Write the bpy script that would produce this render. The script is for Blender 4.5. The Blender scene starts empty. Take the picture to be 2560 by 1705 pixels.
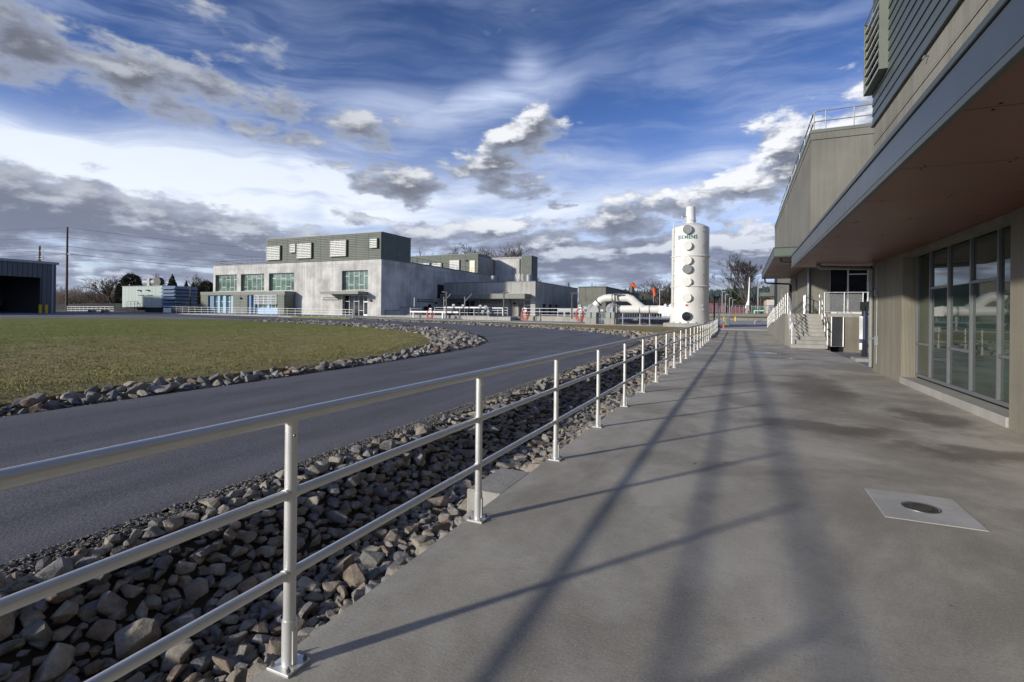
import bpy, bmesh, math, random
from mathutils import Vector, Matrix, geometry, noise
R = random.Random(7)
PI = math.pi
S = bpy.context.scene
COL = S.collection
rad = math.radians

# ------------------------------------------------------------------ camera
TH = math.atan(573 / 1280); ST, CT = math.sin(TH), math.cos(TH)
roll = math.atan(0.0105)
EYE = 1.51
cam = bpy.data.cameras.new('camera'); camo = bpy.data.objects.new('camera', cam); COL.objects.link(camo)
cam.sensor_width = 36; cam.lens = 18; cam.shift_y = -68.5 / 2560
cam.clip_start = 0.05; cam.clip_end = 4000
fw = Vector((-ST, CT, 0)); rt = Vector((CT, ST, 0)); up = Vector((0, 0, 1))
ix = rt * math.cos(roll) + up * math.sin(roll); iy = -rt * math.sin(roll) + up * math.cos(roll)
m = Matrix((ix, iy, -fw)).transposed().to_4x4(); m.translation = (0, 0, EYE)
camo.matrix_world = m
S.camera = camo

# ------------------------------------------------------------------ sun, exposure
SUN_EL = 15.8; SUN_AZ = 215.0          # azimuth clockwise from +Y
sd = Vector((math.sin(rad(SUN_AZ)) * math.cos(rad(SUN_EL)), math.cos(rad(SUN_AZ)) * math.cos(rad(SUN_EL)), math.sin(rad(SUN_EL))))
sl = bpy.data.lights.new('sun', 'SUN'); sl.energy = 2.7; sl.angle = rad(2.2); sl.color = (1.0, 0.93, 0.82)
so = bpy.data.objects.new('sun', sl); COL.objects.link(so)
so.rotation_euler = (-sd).to_track_quat('-Z', 'Y').to_euler(); so.location = sd * 60
vs = S.view_settings
S.display_settings.display_device = 'sRGB'
vs.view_transform = 'Standard'; vs.look = 'None'; vs.gamma = 1; vs.exposure = 0.7; vs.use_curve_mapping = False

# ------------------------------------------------------------------ node helper
class NT:
    def __init__(s, tree):
        s.t = tree; s.n = tree.nodes; s.l = tree.links
    def node(s, typ, **kw):
        n = s.n.new(typ)
        for k, v in kw.items(): setattr(n, k, v)
        return n
    def link(s, a, b): s.l.new(a, b)
    def put(s, sock, v):
        if hasattr(v, 'is_output') or isinstance(v, bpy.types.NodeSocket): s.l.new(v, sock)
        else: sock.default_value = v
    def math(s, op, a, b=None, c=None, clamp=False):
        n = s.node('ShaderNodeMath', operation=op, use_clamp=clamp)
        s.put(n.inputs[0], a)
        if b is not None: s.put(n.inputs[1], b)
        if c is not None: s.put(n.inputs[2], c)
        return n.outputs[0]
    def vmath(s, op, a, b=None):
        n = s.node('ShaderNodeVectorMath', operation=op)
        s.put(n.inputs[0], a)
        if b is not None:
            s.put(n.inputs[3] if op == 'SCALE' else n.inputs[1], b)
        return n.outputs[1] if op in ('LENGTH', 'DOT_PRODUCT', 'DISTANCE') else n.outputs[0]
    def noise(s, vec, scale=1, detail=3, rough=.5, dist=0, color=False):
        n = s.node('ShaderNodeTexNoise')
        s.put(n.inputs['Vector'], vec); n.inputs['Scale'].default_value = scale
        n.inputs['Detail'].default_value = detail; n.inputs['Roughness'].default_value = rough; n.inputs['Distortion'].default_value = dist
        return n.outputs['Color'] if color else n.outputs['Fac']
    def ramp(s, v, a, b, lo=0., hi=1., smooth=True):
        n = s.node('ShaderNodeMapRange'); n.interpolation_type = 'SMOOTHSTEP' if smooth else 'LINEAR'
        s.put(n.inputs[0], v)
        for i, x in enumerate((a, b, lo, hi)): n.inputs[i + 1].default_value = x
        return n.outputs[0]
    def mix(s, f, a, b, mode='MIX'):
        n = s.node('ShaderNodeMix', data_type='RGBA', blend_type=mode)
        s.put(n.inputs[0], f)
        for sock, v in ((n.inputs[6], a), (n.inputs[7], b)):
            if isinstance(v, tuple): v = (*v, 1) if len(v) == 3 else v
            s.put(sock, v)
        return n.outputs[2]
    def mapping(s, vec, loc=(0, 0, 0), rot=(0, 0, 0), scale=(1, 1, 1), typ='POINT'):
        n = s.node('ShaderNodeMapping', vector_type=typ)
        s.put(n.inputs[0], vec); n.inputs[1].default_value = loc; n.inputs[2].default_value = rot; n.inputs[3].default_value = scale
        return n.outputs[0]

# ------------------------------------------------------------------ world: sky and clouds by direction
CUM = [
(-67.9,20.3,6.0,2.9,10,1.10),(-61.7,19.9,7.7,2.0,12,1.10),(-53.7,20.7,8.5,1.6,8,0.95),(-52.7,25.1,6.0,1.9,10,0.50),(-67.8,8.7,6.4,2.7,8,1.10),(-60.8,8.2,8.2,2.6,10,1.10),(-52.2,7.3,8.3,1.9,8,1.00),(-50.9,18.0,2.3,0.9,0,0.75),(-40.6,19.0,5.0,1.6,5,0.95),(-46.4,17.0,3.5,1.1,0,0.75),(-39.0,17.1,2.9,0.9,0,0.70),(-43.2,14.9,2.6,0.8,0,0.85),(-36.6,13.7,5.8,1.6,0,1.05),(-23.0,18.9,6.0,2.1,-15,1.10),(-20.2,20.2,3.2,2.0,0,0.95),(-27.0,16.2,5.8,1.8,-5,1.00),(-23.4,14.2,4.9,1.3,0,0.90),(-19.1,12.3,2.0,0.7,0,0.80),(-11.9,10.7,5.9,2.1,-5,1.00),(-6.1,12.1,6.4,1.7,-5,0.95),(0.5,12.8,4.7,2.1,-20,1.10),(4.4,15.4,3.1,3.6,-30,1.20),(-31.8,9.1,4.9,1.4,-10,0.90),(-25.6,9.9,6.7,1.1,0,0.90),(-19.7,6.9,7.5,1.7,0,1.00),(-10.2,7.2,8.3,1.5,0,0.90),(0.2,7.3,5.1,2.0,0,1.00),(-40.8,10.0,4.6,0.8,10,0.60),(12.9,17.1,7.1,5.2,0,0.90),(-80.5,12.0,6.6,3.0,0,1.00),(-77.7,5.5,5.9,2.4,0,1.00),
(30,9,14,3,0,1.),(62,14,16,4,0,1.),(95,8,18,3,0,1.),(130,16,16,4,0,1.),(168,7,20,3,0,1.),(-170,15,12,3,0,.8),(-135,7,14,2.5,0,.9),(-105,18,13,4,0,1.),(-100,7,14,3,0,1.)]
VEIL = [(-60.8,12.6,20.0,4.2,3,1.25),(-42.8,12.7,19.4,3.8,0,0.85),(-27.0,22.2,11.6,2.6,-15,.95),(-22.0,26.4,3.4,2.6,-40,0.55),(-14.5,11.0,20.8,2.5,0,0.5),(-4.1,15.2,15.0,2.0,-10,0.4),(-36,21,9,2.5,-10,.5)]

def cloud_group():
    g = bpy.data.node_groups.new('cloud_density', 'ShaderNodeTree')
    g.interface.new_socket('P', in_out='INPUT', socket_type='NodeSocketVector')
    g.interface.new_socket('Density', in_out='OUTPUT', socket_type='NodeSocketFloat')
    t = NT(g)
    gi = t.node('NodeGroupInput'); go = t.node('NodeGroupOutput')
    p = gi.outputs[0]
    w1 = t.noise(t.mapping(p, scale=(.16, .34, 1)), 1, 5, .62, 0, True)
    off = t.vmath('MULTIPLY', t.vmath('SUBTRACT', w1, (.5, .5, .5)), (9.0, 5.0, 0))
    q = t.vmath('ADD', p, off)
    acc = None
    for (a, e, ra, re, rot, amp) in CUM:
        mp = t.mapping(q, (a, e, 0), (0, 0, rad(-rot)), (ra * 1.75, re * 1.9, 1), 'TEXTURE')
        d = t.vmath('LENGTH', mp)
        v = t.ramp(d, 1.0, 0.0, 0, amp)
        acc = v if acc is None else t.math('MAXIMUM', acc, v)
    nz = t.noise(t.mapping(p, scale=(.24, .50, 1)), 1, 9, .56, .1)
    sep = t.node('ShaderNodeSeparateXYZ'); t.link(p, sep.inputs[0])
    low = t.ramp(sep.outputs[1], 12, 3.5, 0, .80)
    nl = t.noise(t.mapping(p, scale=(.09, .55, 1)), 1, 6, .6, .2)
    low = t.math('MULTIPLY', low, t.ramp(nl, .36, .60, .35, 1.25))
    acc = t.math('ADD', acc, low)
    den = t.math('ADD', acc, t.math('MULTIPLY', t.math('SUBTRACT', nz, .5), 1.9))
    t.link(den, go.inputs[0])
    return g
world = bpy.data.worlds.new('World'); S.world = world; world.use_nodes = True
wt = NT(world.node_tree); wt.n.clear()
tc = wt.node('ShaderNodeTexCoord')
D = wt.vmath('NORMALIZE', tc.outputs['Generated'])
sx = wt.node('ShaderNodeSeparateXYZ'); wt.link(D, sx.inputs[0])
az = wt.math('MULTIPLY', wt.math('ARCTAN2', sx.outputs[0], sx.outputs[1]), 180 / PI)
el = wt.math('MULTIPLY', wt.math('ARCSINE', sx.outputs[2]), 180 / PI)
cmb = wt.node('ShaderNodeCombineXYZ'); wt.link(az, cmb.inputs[0]); wt.link(el, cmb.inputs[1])
P = cmb.outputs[0]
grp = cloud_group()
def dens(p):
    n = wt.node('ShaderNodeGroup', node_tree=grp); wt.link(p, n.inputs[0]); return n.outputs[0]
d0 = dens(P)
d1 = dens(wt.vmath('ADD', P, (-.6, 1.3, 0)))
alpha = wt.ramp(d0, .30, .72)
lit = wt.math('ADD', wt.ramp(wt.math('SUBTRACT', d0, d1), .16, .85), wt.math('MULTIPLY', wt.math('MULTIPLY', wt.ramp(az, -9, 4), wt.ramp(az, 22, 12)), wt.ramp(wt.math('SUBTRACT', d0, d1), -.1, .35, 0, .7)), clamp=True)
core = wt.ramp(d0, .5, 1.2)
# cirrus veil: soft streaks plus placed sheets
warp = wt.vmath('MULTIPLY', wt.vmath('SUBTRACT', wt.noise(wt.mapping(P, scale=(.05, .08, 1)), 1, 3, .5, 0, True), (.5, .5, .5)), (14, 7, 0))
Q = wt.vmath('ADD', P, warp)
vacc = None
for (a, e, ra, re, rot, amp) in VEIL:
    mp = wt.mapping(Q, (a, e, 0), (0, 0, rad(-rot)), (ra * 1.3, re * 1.3, 1), 'TEXTURE')
    v = wt.ramp(wt.vmath('LENGTH', mp), 1, 0, 0, amp)
    vacc = v if vacc is None else wt.math('MAXIMUM', vacc, v)
st = wt.noise(wt.mapping(Q, rot=(0, 0, rad(-16)), scale=(.045, .36, 1)), 1, 9, .62, .3)
st2 = wt.noise(wt.mapping(Q, rot=(0, 0, rad(-52)), scale=(.07, .20, 1)), 1, 5, .55, .3)
bg_ = wt.noise(wt.mapping(P, scale=(.035, .06, 1)), 1, 3, .5)
smix = wt.math('ADD', wt.math('MULTIPLY', st, .6), wt.math('MULTIPLY', st2, .4))
hi_ = wt.math('MULTIPLY', wt.math('MULTIPLY', wt.ramp(el, 38, 10, .30, .60), wt.ramp(smix, .38, .70)), wt.ramp(bg_, .35, .62, .35, 1))
hi_ = wt.math('ADD', hi_, wt.ramp(el, 22, 9, 0, .30))
veil = wt.math('ADD', wt.math('MULTIPLY', vacc, wt.ramp(smix, .32, .60, .45, 1.)), hi_, clamp=True)
sky = wt.node('ShaderNodeTexSky', sky_type='NISHITA', sun_disc=False)
sky.sun_elevation = rad(SUN_EL); sky.sun_rotation = rad(SUN_AZ); sky.air_density = 1.0; sky.dust_density = .6; sky.ozone_density = 3.0
SK = 0.064
gradt = wt.mix(wt.ramp(el, 4, 34), (.78, .98, 1.62), (.60, .67, .98))
skyc = wt.mix(1.0, sky.outputs[0], gradt, 'MULTIPLY')
b_sky = wt.node('ShaderNodeBackground'); wt.put(b_sky.inputs[0], skyc); b_sky.inputs[1].default_value = SK
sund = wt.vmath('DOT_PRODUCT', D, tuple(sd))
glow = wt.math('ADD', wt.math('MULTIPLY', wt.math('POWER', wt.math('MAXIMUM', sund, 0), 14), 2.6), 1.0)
vcol = wt.mix(wt.ramp(el, 6, 30), (.56, .60, .655), (.36, .43, .60))
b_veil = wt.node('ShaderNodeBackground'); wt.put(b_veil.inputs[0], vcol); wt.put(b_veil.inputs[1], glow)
cdark = wt.mix(wt.ramp(el, 3, 16), (.125, .143, .205), (.105, .112, .135))
cbright = wt.mix(wt.ramp(az, -55, -20), (.30, .32, .36), (.60, .61, .63))
cbright = wt.mix(wt.ramp(el, 12, 5), cbright, (.36, .39, .46))
cc = wt.mix(lit, wt.mix(core, (.22, .25, .33), cdark), cbright)
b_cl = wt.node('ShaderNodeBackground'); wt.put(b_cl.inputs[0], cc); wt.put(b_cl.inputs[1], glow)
m1 = wt.node('ShaderNodeMixShader'); wt.put(m1.inputs[0], veil); wt.link(b_sky.outputs[0], m1.inputs[1]); wt.link(b_veil.outputs[0], m1.inputs[2])
m2 = wt.node('ShaderNodeMixShader'); wt.put(m2.inputs[0], wt.math('MULTIPLY', alpha, .95)); wt.link(m1.outputs[0], m2.inputs[1]); wt.link(b_cl.outputs[0], m2.inputs[2])
wo = wt.node('ShaderNodeOutputWorld'); wt.link(m2.outputs[0], wo.inputs[0])
world.cycles.sampling_method = 'MANUAL'; world.cycles.sample_map_resolution = 512

# ------------------------------------------------------------------ materials
def newmat(name):
    mt = bpy.data.materials.new(name); mt.use_nodes = True
    t = NT(mt.node_tree); b = t.n['Principled BSDF']
    g = t.node('ShaderNodeNewGeometry')
    return mt, t, b, g.outputs['Position'], g
def bump(t, b, h, strength=.3, dist=.01):
    n = t.node('ShaderNodeBump'); n.inputs['Strength'].default_value = strength; n.inputs['Distance'].default_value = dist
    t.put(n.inputs['Height'], h); t.link(n.outputs[0], b.inputs['Normal'])
def M(name, c, rough=.55, metal=0., var=.12, vs_=3., bs=0., bscale=60, spec=None, dirt=None):
    mt, t, b, pos, g = newmat(name)
    nz = t.noise(pos, vs_, 4, .6)
    col = t.mix(t.ramp(nz, .3, .7, 0, 1), tuple(x * (1 - var) for x in c), tuple(min(1, x * (1 + var)) for x in c))
    if dirt:
        d = t.noise(t.mapping(pos, scale=(1, 1, .25)), 2.2, 5, .65)
        col = t.mix(t.ramp(d, .5, .75, 0, dirt), col, tuple(x * .45 for x in c))
    t.put(b.inputs['Base Color'], col); b.inputs['Metallic'].default_value = metal
    t.put(b.inputs['Roughness'], t.ramp(nz, .2, .8, rough * .9, min(1, rough * 1.12)))
    if spec is not None: b.inputs['Specular IOR Level'].default_value = spec
    if bs: bump(t, b, t.noise(pos, bscale, 3, .6), bs, .01)
    return mt
def wallmat(name, c, streak=.22, lift=.4, ribs=0., ribf=14., lines=True, blot=.25):
    """cast concrete: vertical weather streaks, blotches, board and lift marks"""
    mt, t, b, pos, g = newmat(name)
    s1 = t.noise(t.mapping(pos, scale=(2.6, 2.6, .10)), 1, 6, .68)
    s2 = t.noise(t.mapping(pos, scale=(9, 9, .35)), 1, 4, .6)
    bl = t.noise(pos, .35, 5, .6)
    fine = t.noise(pos, 26, 3, .6)
    v = t.math('ADD', t.math('MULTIPLY', s1, streak * 2.2), t.math('MULTIPLY', s2, streak))
    v = t.math('ADD', v, t.math('MULTIPLY', bl, blot * 2))
    v = t.math('ADD', v, t.math('MULTIPLY', fine, .15))
    k = t.ramp(v, .5 * (streak * 3.2 + blot * 2 + .15) - .22, .5 * (streak * 3.2 + blot * 2 + .15) + .22)
    col = t.mix(k, tuple(x * .68 for x in c), tuple(x * 1.22 for x in c))
    sep = t.node('ShaderNodeSeparateXYZ'); t.link(pos, sep.inputs[0])
    if lines:
        for ax, per, off in ((2, 2.44, .85), (0, 1.83, .3), (1, 1.83, .5)):
            f = t.math('PINGPONG', t.math('ADD', sep.outputs[ax], off), per / 2)
            ln = t.ramp(f, .0, .025, .28 if ax == 2 else .16, 0, False)
            if ax != 2:   # only on faces not facing that axis
                nn = t.node('ShaderNodeSeparateXYZ'); t.link(g.outputs['Normal'], nn.inputs[0])
                ln = t.math('MULTIPLY', ln, t.math('SUBTRACT', 1.0, t.math('ABSOLUTE', nn.outputs[ax]), clamp=True))
            col = t.mix(ln, col, tuple(x * .35 for x in c))
    t.put(b.inputs['Base Color'], col); b.inputs['Roughness'].default_value = .82; b.inputs['Specular IOR Level'].default_value = .25
    h = t.math('ADD', t.math('MULTIPLY', fine, .5), s2)
    if ribs:
        w = t.node('ShaderNodeTexWave', wave_type='BANDS', bands_direction='DIAGONAL')
        t.link(t.mapping(pos, scale=(ribf, ribf, 0)), w.inputs[0]); w.inputs['Scale'].default_value = 1
        w.inputs['Distortion'].default_value = 1.2; w.inputs['Detail'].default_value = 2
        h = t.math('ADD', h, t.math('MULTIPLY', w.outputs['Fac'], ribs))
    bump(t, b, h, .35, .02)
    return mt
def rockmat(name, pal, dark=.5):
    mt, t, b, pos, g = newmat(name)
    rnd = g.outputs['Random Per Island']
    cr = t.node('ShaderNodeValToRGB'); cr.color_ramp.interpolation = 'CONSTANT'
    e = cr.color_ramp.elements
    while len(e) < len(pal): e.new(.5)
    for i, c in enumerate(pal): e[i].position = i / len(pal); e[i].color = (*c, 1)
    oi = t.node('ShaderNodeObjectInfo')
    rr = t.math('FRACT', t.math('ADD', rnd, oi.outputs['Random']))
    t.link(rr, cr.inputs[0])
    n1 = t.noise(pos, 9, 6, .7); n2 = t.noise(pos, 70, 3, .6)
    col = t.mix(t.ramp(n1, .3, .72), t.mix(1, cr.outputs[0], (dark, dark, dark), 'MULTIPLY'), cr.outputs[0])
    col = t.mix(t.ramp(n2, .55, .8, 0, .35), col, tuple(x * 1.5 for x in pal[0]))
    t.put(b.inputs['Base Color'], col); b.inputs['Roughness'].default_value = .88; b.inputs['Specular IOR Level'].default_value = .25
    bump(t, b, t.math('ADD', t.noise(pos, 22, 6, .7), t.math('MULTIPLY', n2, .3)), .8, .018)
    return mt
def glassmat(name, c, ior=1.9, rough=.02, wav=.004):
    mt, t, b, pos, g = newmat(name)
    nz = t.noise(t.mapping(pos, scale=(.6, .6, 1.4)), 1, 2, .5)
    col = t.mix(t.ramp(nz, .35, .65), tuple(x * .7 for x in c), tuple(x * 1.25 for x in c))
    t.put(b.inputs['Base Color'], col); b.inputs['Roughness'].default_value = rough; b.inputs['IOR'].default_value = ior
    bump(t, b, t.noise(pos, 1.1, 1, .5), .12, wav)
    return mt

m_wallnear = wallmat('ribbed cast concrete', (.215, .198, .155), .18, ribs=.9, ribf=24, blot=.28, lines=False)
m_wallup = wallmat('smooth cast concrete', (.235, .225, .19), .16, blot=.2)
m_walltall = wallmat('tower cast concrete', (.20, .195, .168), .15, blot=.2, lines=False)
m_wallmem = wallmat('pale site cast concrete', (.50, .495, .47), .26, blot=.5)
m_wallel = wallmat('grey cast concrete', (.37, .365, .34), .28, blot=.2, ribs=.3, ribf=8)
m_wallfar = wallmat('weathered dark concrete', (.15, .15, .125), .3, blot=.3)
m_pad = wallmat('pad concrete', (.33, .32, .29), .15, lines=False)
m_wallkerb = wallmat('kerb wall concrete', (.36, .34, .29), .2, lines=False)
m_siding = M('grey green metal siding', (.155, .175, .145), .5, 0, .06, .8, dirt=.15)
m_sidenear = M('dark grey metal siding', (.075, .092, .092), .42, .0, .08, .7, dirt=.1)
m_fascia = M('blue grey metal fascia', (.042, .053, .064), .38, .0, .18, 1.3, dirt=.25)
m_fascia_g = M('green grey fascia', (.12, .15, .125), .45, 0, .08, 1.0)
m_coping = M('dark coping metal', (.06, .072, .07), .45, .1, .1)
m_soffit = M('brown metal soffit', (.155, .050, .029), .42, 0, .1, .6)
m_soffit_dark = M('dark joint', (.012, .009, .008), .8)
m_alu = M('anodised aluminium', (.70, .70, .68), .44, .6, .04, 5)
m_bolt = M('zinc bolt', (.22, .22, .22), .45, .8, .2, 20)
m_galv = M('galvanised steel', (.27, .285, .30), .5, .35, .15, 6)
m_pipegrey = M('grey painted pipe', (.22, .225, .215), .5, 0, .05)
m_white = M('white painted metal', (.78, .78, .76), .4, 0, .04, 2)
m_louvre = M('louvre blades', (.66, .67, .64), .5, 0, .05, 2)
m_frame = M('grey window frame', (.17, .18, .19), .4, .3, .05)
m_framew = M('white window frame', (.75, .76, .74), .4, 0, .04)
m_glnear = glassmat('dark tinted glass', (.03, .048, .034), 1.75)
m_glgreen = glassmat('pale green glass', (.13, .20, .165), 1.7, .02, .0005)
m_gldark = glassmat('dark glass', (.012, .016, .022), 1.5, .02, .0005)
m_blue = M('pale blue panel', (.30, .47, .66), .5, 0, .04)
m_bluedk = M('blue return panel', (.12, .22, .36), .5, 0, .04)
m_frp = M('white fibreglass', (.68, .68, .64), .38, 0, .05, .9, dirt=.12)
m_cap = M('grey speckled cap', (.20, .215, .22), .5, .2, .35, 14)
m_teal = M('teal lettering', (.0, .13, .12), .5)
m_black = M('black paint', (.012, .012, .014), .5)
m_sign = M('sign plate', (.012, .016, .025), .5)
m_letter = M('white lettering', (.75, .75, .74), .5)
m_yellow = M('yellow safety paint', (.62, .42, .02), .45, 0, .1)
m_orange = M('orange safety plastic', (.75, .10, .02), .5)
m_red = M('red hose rubber', (.42, .07, .045), .5, 0, .2, 12)
m_greybox = M('grey green equipment paint', (.25, .30, .27), .5, 0, .05)
m_insul = M('grey insulation cladding', (.24, .26, .28), .5, .3, .35, 7)
m_shed = M('blue grey shed metal', (.088, .10, .12), .5, 0, .06, .4)
m_shedroof = M('pale shed trim', (.30, .33, .36), .5, 0, .06)
m_dark = M('dark interior', (.018, .019, .02), .9)
m_gen = M('pale green enclosure', (.36, .43, .40), .5, 0, .05, .4, dirt=.08)
m_genblue = M('blue grey hood', (.17, .23, .33), .5)
m_wood = M('weathered timber pole', (.10, .075, .05), .85, 0, .25, 6)
m_wire = M('black wire', (.02, .02, .022), .6)
m_redroof = M('pinkish red roof', (.26, .12, .125), .6, 0, .1)
m_green = M('dark green container', (.012, .11, .055), .5)
m_lampdk = M('dark bronze pole', (.03, .027, .023), .5)
m_bark = M('bare bark', (.085, .066, .052), .9, 0, .25, 3)
m_barkpale = M('pale bare bark', (.17, .145, .12), .9, 0, .25, 3)
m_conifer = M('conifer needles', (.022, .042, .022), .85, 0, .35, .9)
m_coniferhaze = M('haze tinted conifer', (.034, .054, .054), .9, 0, .3, .1)  # distance haze put into the needle colour: lighter and bluer
m_evergreen = M('brown evergreen', (.05, .055, .03), .9, 0, .4, .9)
m_thicket = M('winter thicket twigs', (.062, .045, .034), .95, 0, .35, .3)
m_hill = M('haze tinted hill ground', (.03, .048, .045), .95, 0, .3, .02)  # bluish tint in the base colour stands in for aerial haze
m_rockn = rockmat('ditch rock', [(.34, .31, .265), (.27, .26, .24), (.42, .38, .31), (.22, .215, .215), (.36, .31, .25), (.31, .295, .275), (.30, .245, .19)], .5)
m_rockl = rockmat('pale bank rock', [(.30, .28, .25), (.22, .22, .22), (.36, .32, .26), (.25, .24, .23), (.32, .25, .20), (.40, .38, .35)], .55)
m_gravel = rockmat('roadside gravel', [(.24, .22, .19), (.16, .155, .15), (.32, .29, .25), (.2, .185, .175)], .6)
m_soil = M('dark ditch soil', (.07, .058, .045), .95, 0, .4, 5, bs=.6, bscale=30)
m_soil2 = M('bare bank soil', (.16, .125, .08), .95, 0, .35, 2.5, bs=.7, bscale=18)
m_yard = M('worn gravel yard', (.16, .16, .17), .85, 0, .2, .25, bs=.2, bscale=20)
m_earth = M('rough earth and scrub', (.055, .048, .03), .95, 0, .45, .15, bs=.5, bscale=2)
m_slabfar = M('pale plant paving', (.33, .33, .325), .75, 0, .1, .4, dirt=.3)

def asphalt():
    mt, t, b, pos, g = newmat('asphalt road')
    big = t.noise(t.mapping(pos, rot=(0, 0, 0), scale=(1.3, .12, 1)), 1, 5, .6)
    sp = t.noise(pos, 48, 3, .75); mid = t.noise(pos, .8, 4, .6)
    col = t.mix(t.ramp(big, .3, .7), (.09, .088, .096), (.15, .147, .158))
    col = t.mix(t.ramp(mid, .52, .75, 0, .6), col, (.075, .074, .08))
    col = t.mix(t.ramp(sp, .52, .68, 0, .75), col, (.235, .23, .222))
    col = t.mix(t.ramp(sp, .46, .34, 0, .7), col, (.03, .03, .034))
    # scuffed tyre arcs round the bend
    dc = t.vmath('DISTANCE', t.vmath('MULTIPLY', pos, (1, 1, 0)), (-17.0, 24.0, 0))
    wv = t.noise(t.mapping(t.vmath('SCALE', pos, .05)), 1, 2)
    a = t.math('SINE', t.math('MULTIPLY', t.math('ADD', dc, wv), 7.5))
    tr = t.math('MULTIPLY', t.ramp(a, .5, 1, 0, .5), t.math('MULTIPLY', t.ramp(dc, 7.5, 9), t.ramp(dc, 15, 12.5)))
    col = t.mix(t.math('MULTIPLY', tr, t.ramp(t.noise(pos, .35, 3), .4, .6)), col, (.17, .17, .175))
    t.put(b.inputs['Base Color'], col)
    t.put(b.inputs['Roughness'], t.ramp(mid, .35, .7, .78, .55)); b.inputs['Specular IOR Level'].default_value = .3
    bump(t, b, sp, .8, .008)
    return mt
m_asphalt = asphalt()
def grassmat():
    mt, t, b, pos, g = newmat('patchy winter turf')
    n1 = t.noise(pos, .16, 5, .62); n2 = t.noise(pos, 2.2, 5, .7); n3 = t.noise(pos, 22, 4, .7)
    sp = t.node('ShaderNodeSeparateXYZ'); t.link(pos, sp.inputs[0])
    near = t.math('ADD', t.ramp(sp.outputs[0], -30, -11.5, -.04, .34), t.ramp(sp.outputs[1], 22, 4, 0, .12))
    f = t.math('ADD', n1, near)
    col = t.mix(t.ramp(f, .46, .72), (.26, .29, .07), (.42, .325, .165))
    col = t.mix(t.ramp(n2, .35, .7, 0, .6), col, (.14, .15, .04))
    col = t.mix(t.ramp(t.noise(t.mapping(pos, scale=(.30, .12, 1)), 1, 7, .7), .57, .68, 0, .85), col, (.40, .34, .25))
    col = t.mix(t.ramp(t.noise(t.mapping(pos, scale=(.5, .2, 1), loc=(7, 3, 0)), 1, 6, .7), .58, .70, 0, .6), col, (.14, .20, .04))
    col = t.mix(t.ramp(n3, .35, .75, 0, .55), col) if False else t.mix(t.ramp(n3, .62, .35, 0, .5), col, (.07, .06, .024))
    t.put(b.inputs['Base Color'], col); b.inputs['Roughness'].default_value = .95; b.inputs['Specular IOR Level'].default_value = .15
    bump(t, b, t.math('ADD', n3, n2), 1.0, .05)
    return mt
m_grass = grassmat()
def blademat():
    mt, t, b, pos, g = newmat('grass blades')
    r = g.outputs['Random Per Island']
    cr = t.node('ShaderNodeValToRGB'); e = cr.color_ramp.elements
    e[0].color = (.30, .24, .10, 1); e[1].color = (.16, .24, .045, 1); e.new(.5).color = (.25, .26, .07, 1)
    t.link(r, cr.inputs[0]); t.put(b.inputs['Base Color'], cr.outputs[0]); b.inputs['Roughness'].default_value = .8
    return mt
m_blade = blademat()
WET = [(1.5, 12.8, .75, 3.4), (1.0, 8.1, 1.3, .55), (2.4, 7.4, .9, .5), (2.7, 5.2, .8, .5), (2.9, 3.6, .7, .5), (2.6, 9.6, .5, 1.2)]
PUD = [(1.0, 23.5, 1.1, 1.3), (2.0, 27.3, .55, .45), (1.6, 20.9, .9, .35)]
def walkmat():
    mt, t, b, pos, g = newmat('broomed walkway concrete')
    br = t.noise(t.mapping(pos, scale=(9, 70, 1)), 1, 5, .7)
    sp = t.noise(pos, 75, 4, .75); bl = t.noise(t.mapping(pos, scale=(.5, .42, 1)), 1, 8, .66, .4)
    bl2 = t.noise(t.mapping(pos, scale=(1.9, 1.5, 1)), 1, 8, .7, .6)
    col = t.mix(t.ramp(bl, .36, .64), (.27, .245, .195), (.50, .47, .395))
    col = t.mix(t.ramp(bl2, .45, .75, 0, .5), col, (.215, .19, .155))
    col = t.mix(t.ramp(br, .35, .7, .22, 0), col, (.17, .165, .155))
    col = t.mix(t.ramp(sp, .52, .68, 0, .45), col, (.55, .54, .50))
    col = t.mix(t.ramp(sp, .45, .33, 0, .5), col, (.13, .12, .105))
    col = t.mix(t.ramp(t.noise(pos, 5.5, 2, .5), .73, .76, 0, .55), col, (.09, .075, .055))
    wp = t.vmath('ADD', pos, t.vmath('MULTIPLY', t.vmath('SUBTRACT', t.noise(t.mapping(pos, scale=(1.1, .9, 1)), 1, 5, .65, 0, True), (.5, .5, .5)), (1.8, 2.2, 0)))
    def acc(L, w):
        a = None
        for (x, y, rx, ry) in L:
            v = t.ramp(t.vmath('LENGTH', t.mapping(w, (x, y, 0), (0, 0, 0), (rx, ry, 1000), 'TEXTURE')), 1.15, .35)
            a = v if a is None else t.math('MAXIMUM', a, v)
        return a
    wet = acc(WET, wp); pud = acc(PUD, wp)
    col = t.mix(t.math('MULTIPLY', wet, .66), col, (.105, .085, .066))
    col = t.mix(pud, col, (.06, .056, .05))
    t.put(b.inputs['Base Color'], col)
    ro = t.math('SUBTRACT', t.math('SUBTRACT', .8, t.math('MULTIPLY', wet, .16)), t.math('MULTIPLY', pud, .6), clamp=True)
    t.put(b.inputs['Roughness'], ro)
    hh = t.math('MULTIPLY', t.math('ADD', t.math('MULTIPLY', br, .6), sp), t.math('SUBTRACT', 1, pud))
    bump(t, b, hh, .3, .004)
    return mt
m_walk = walkmat()
m_patch = M('newer pale concrete', (.43, .42, .395), .75, 0, .14, 3, bs=.15, bscale=90)

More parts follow.
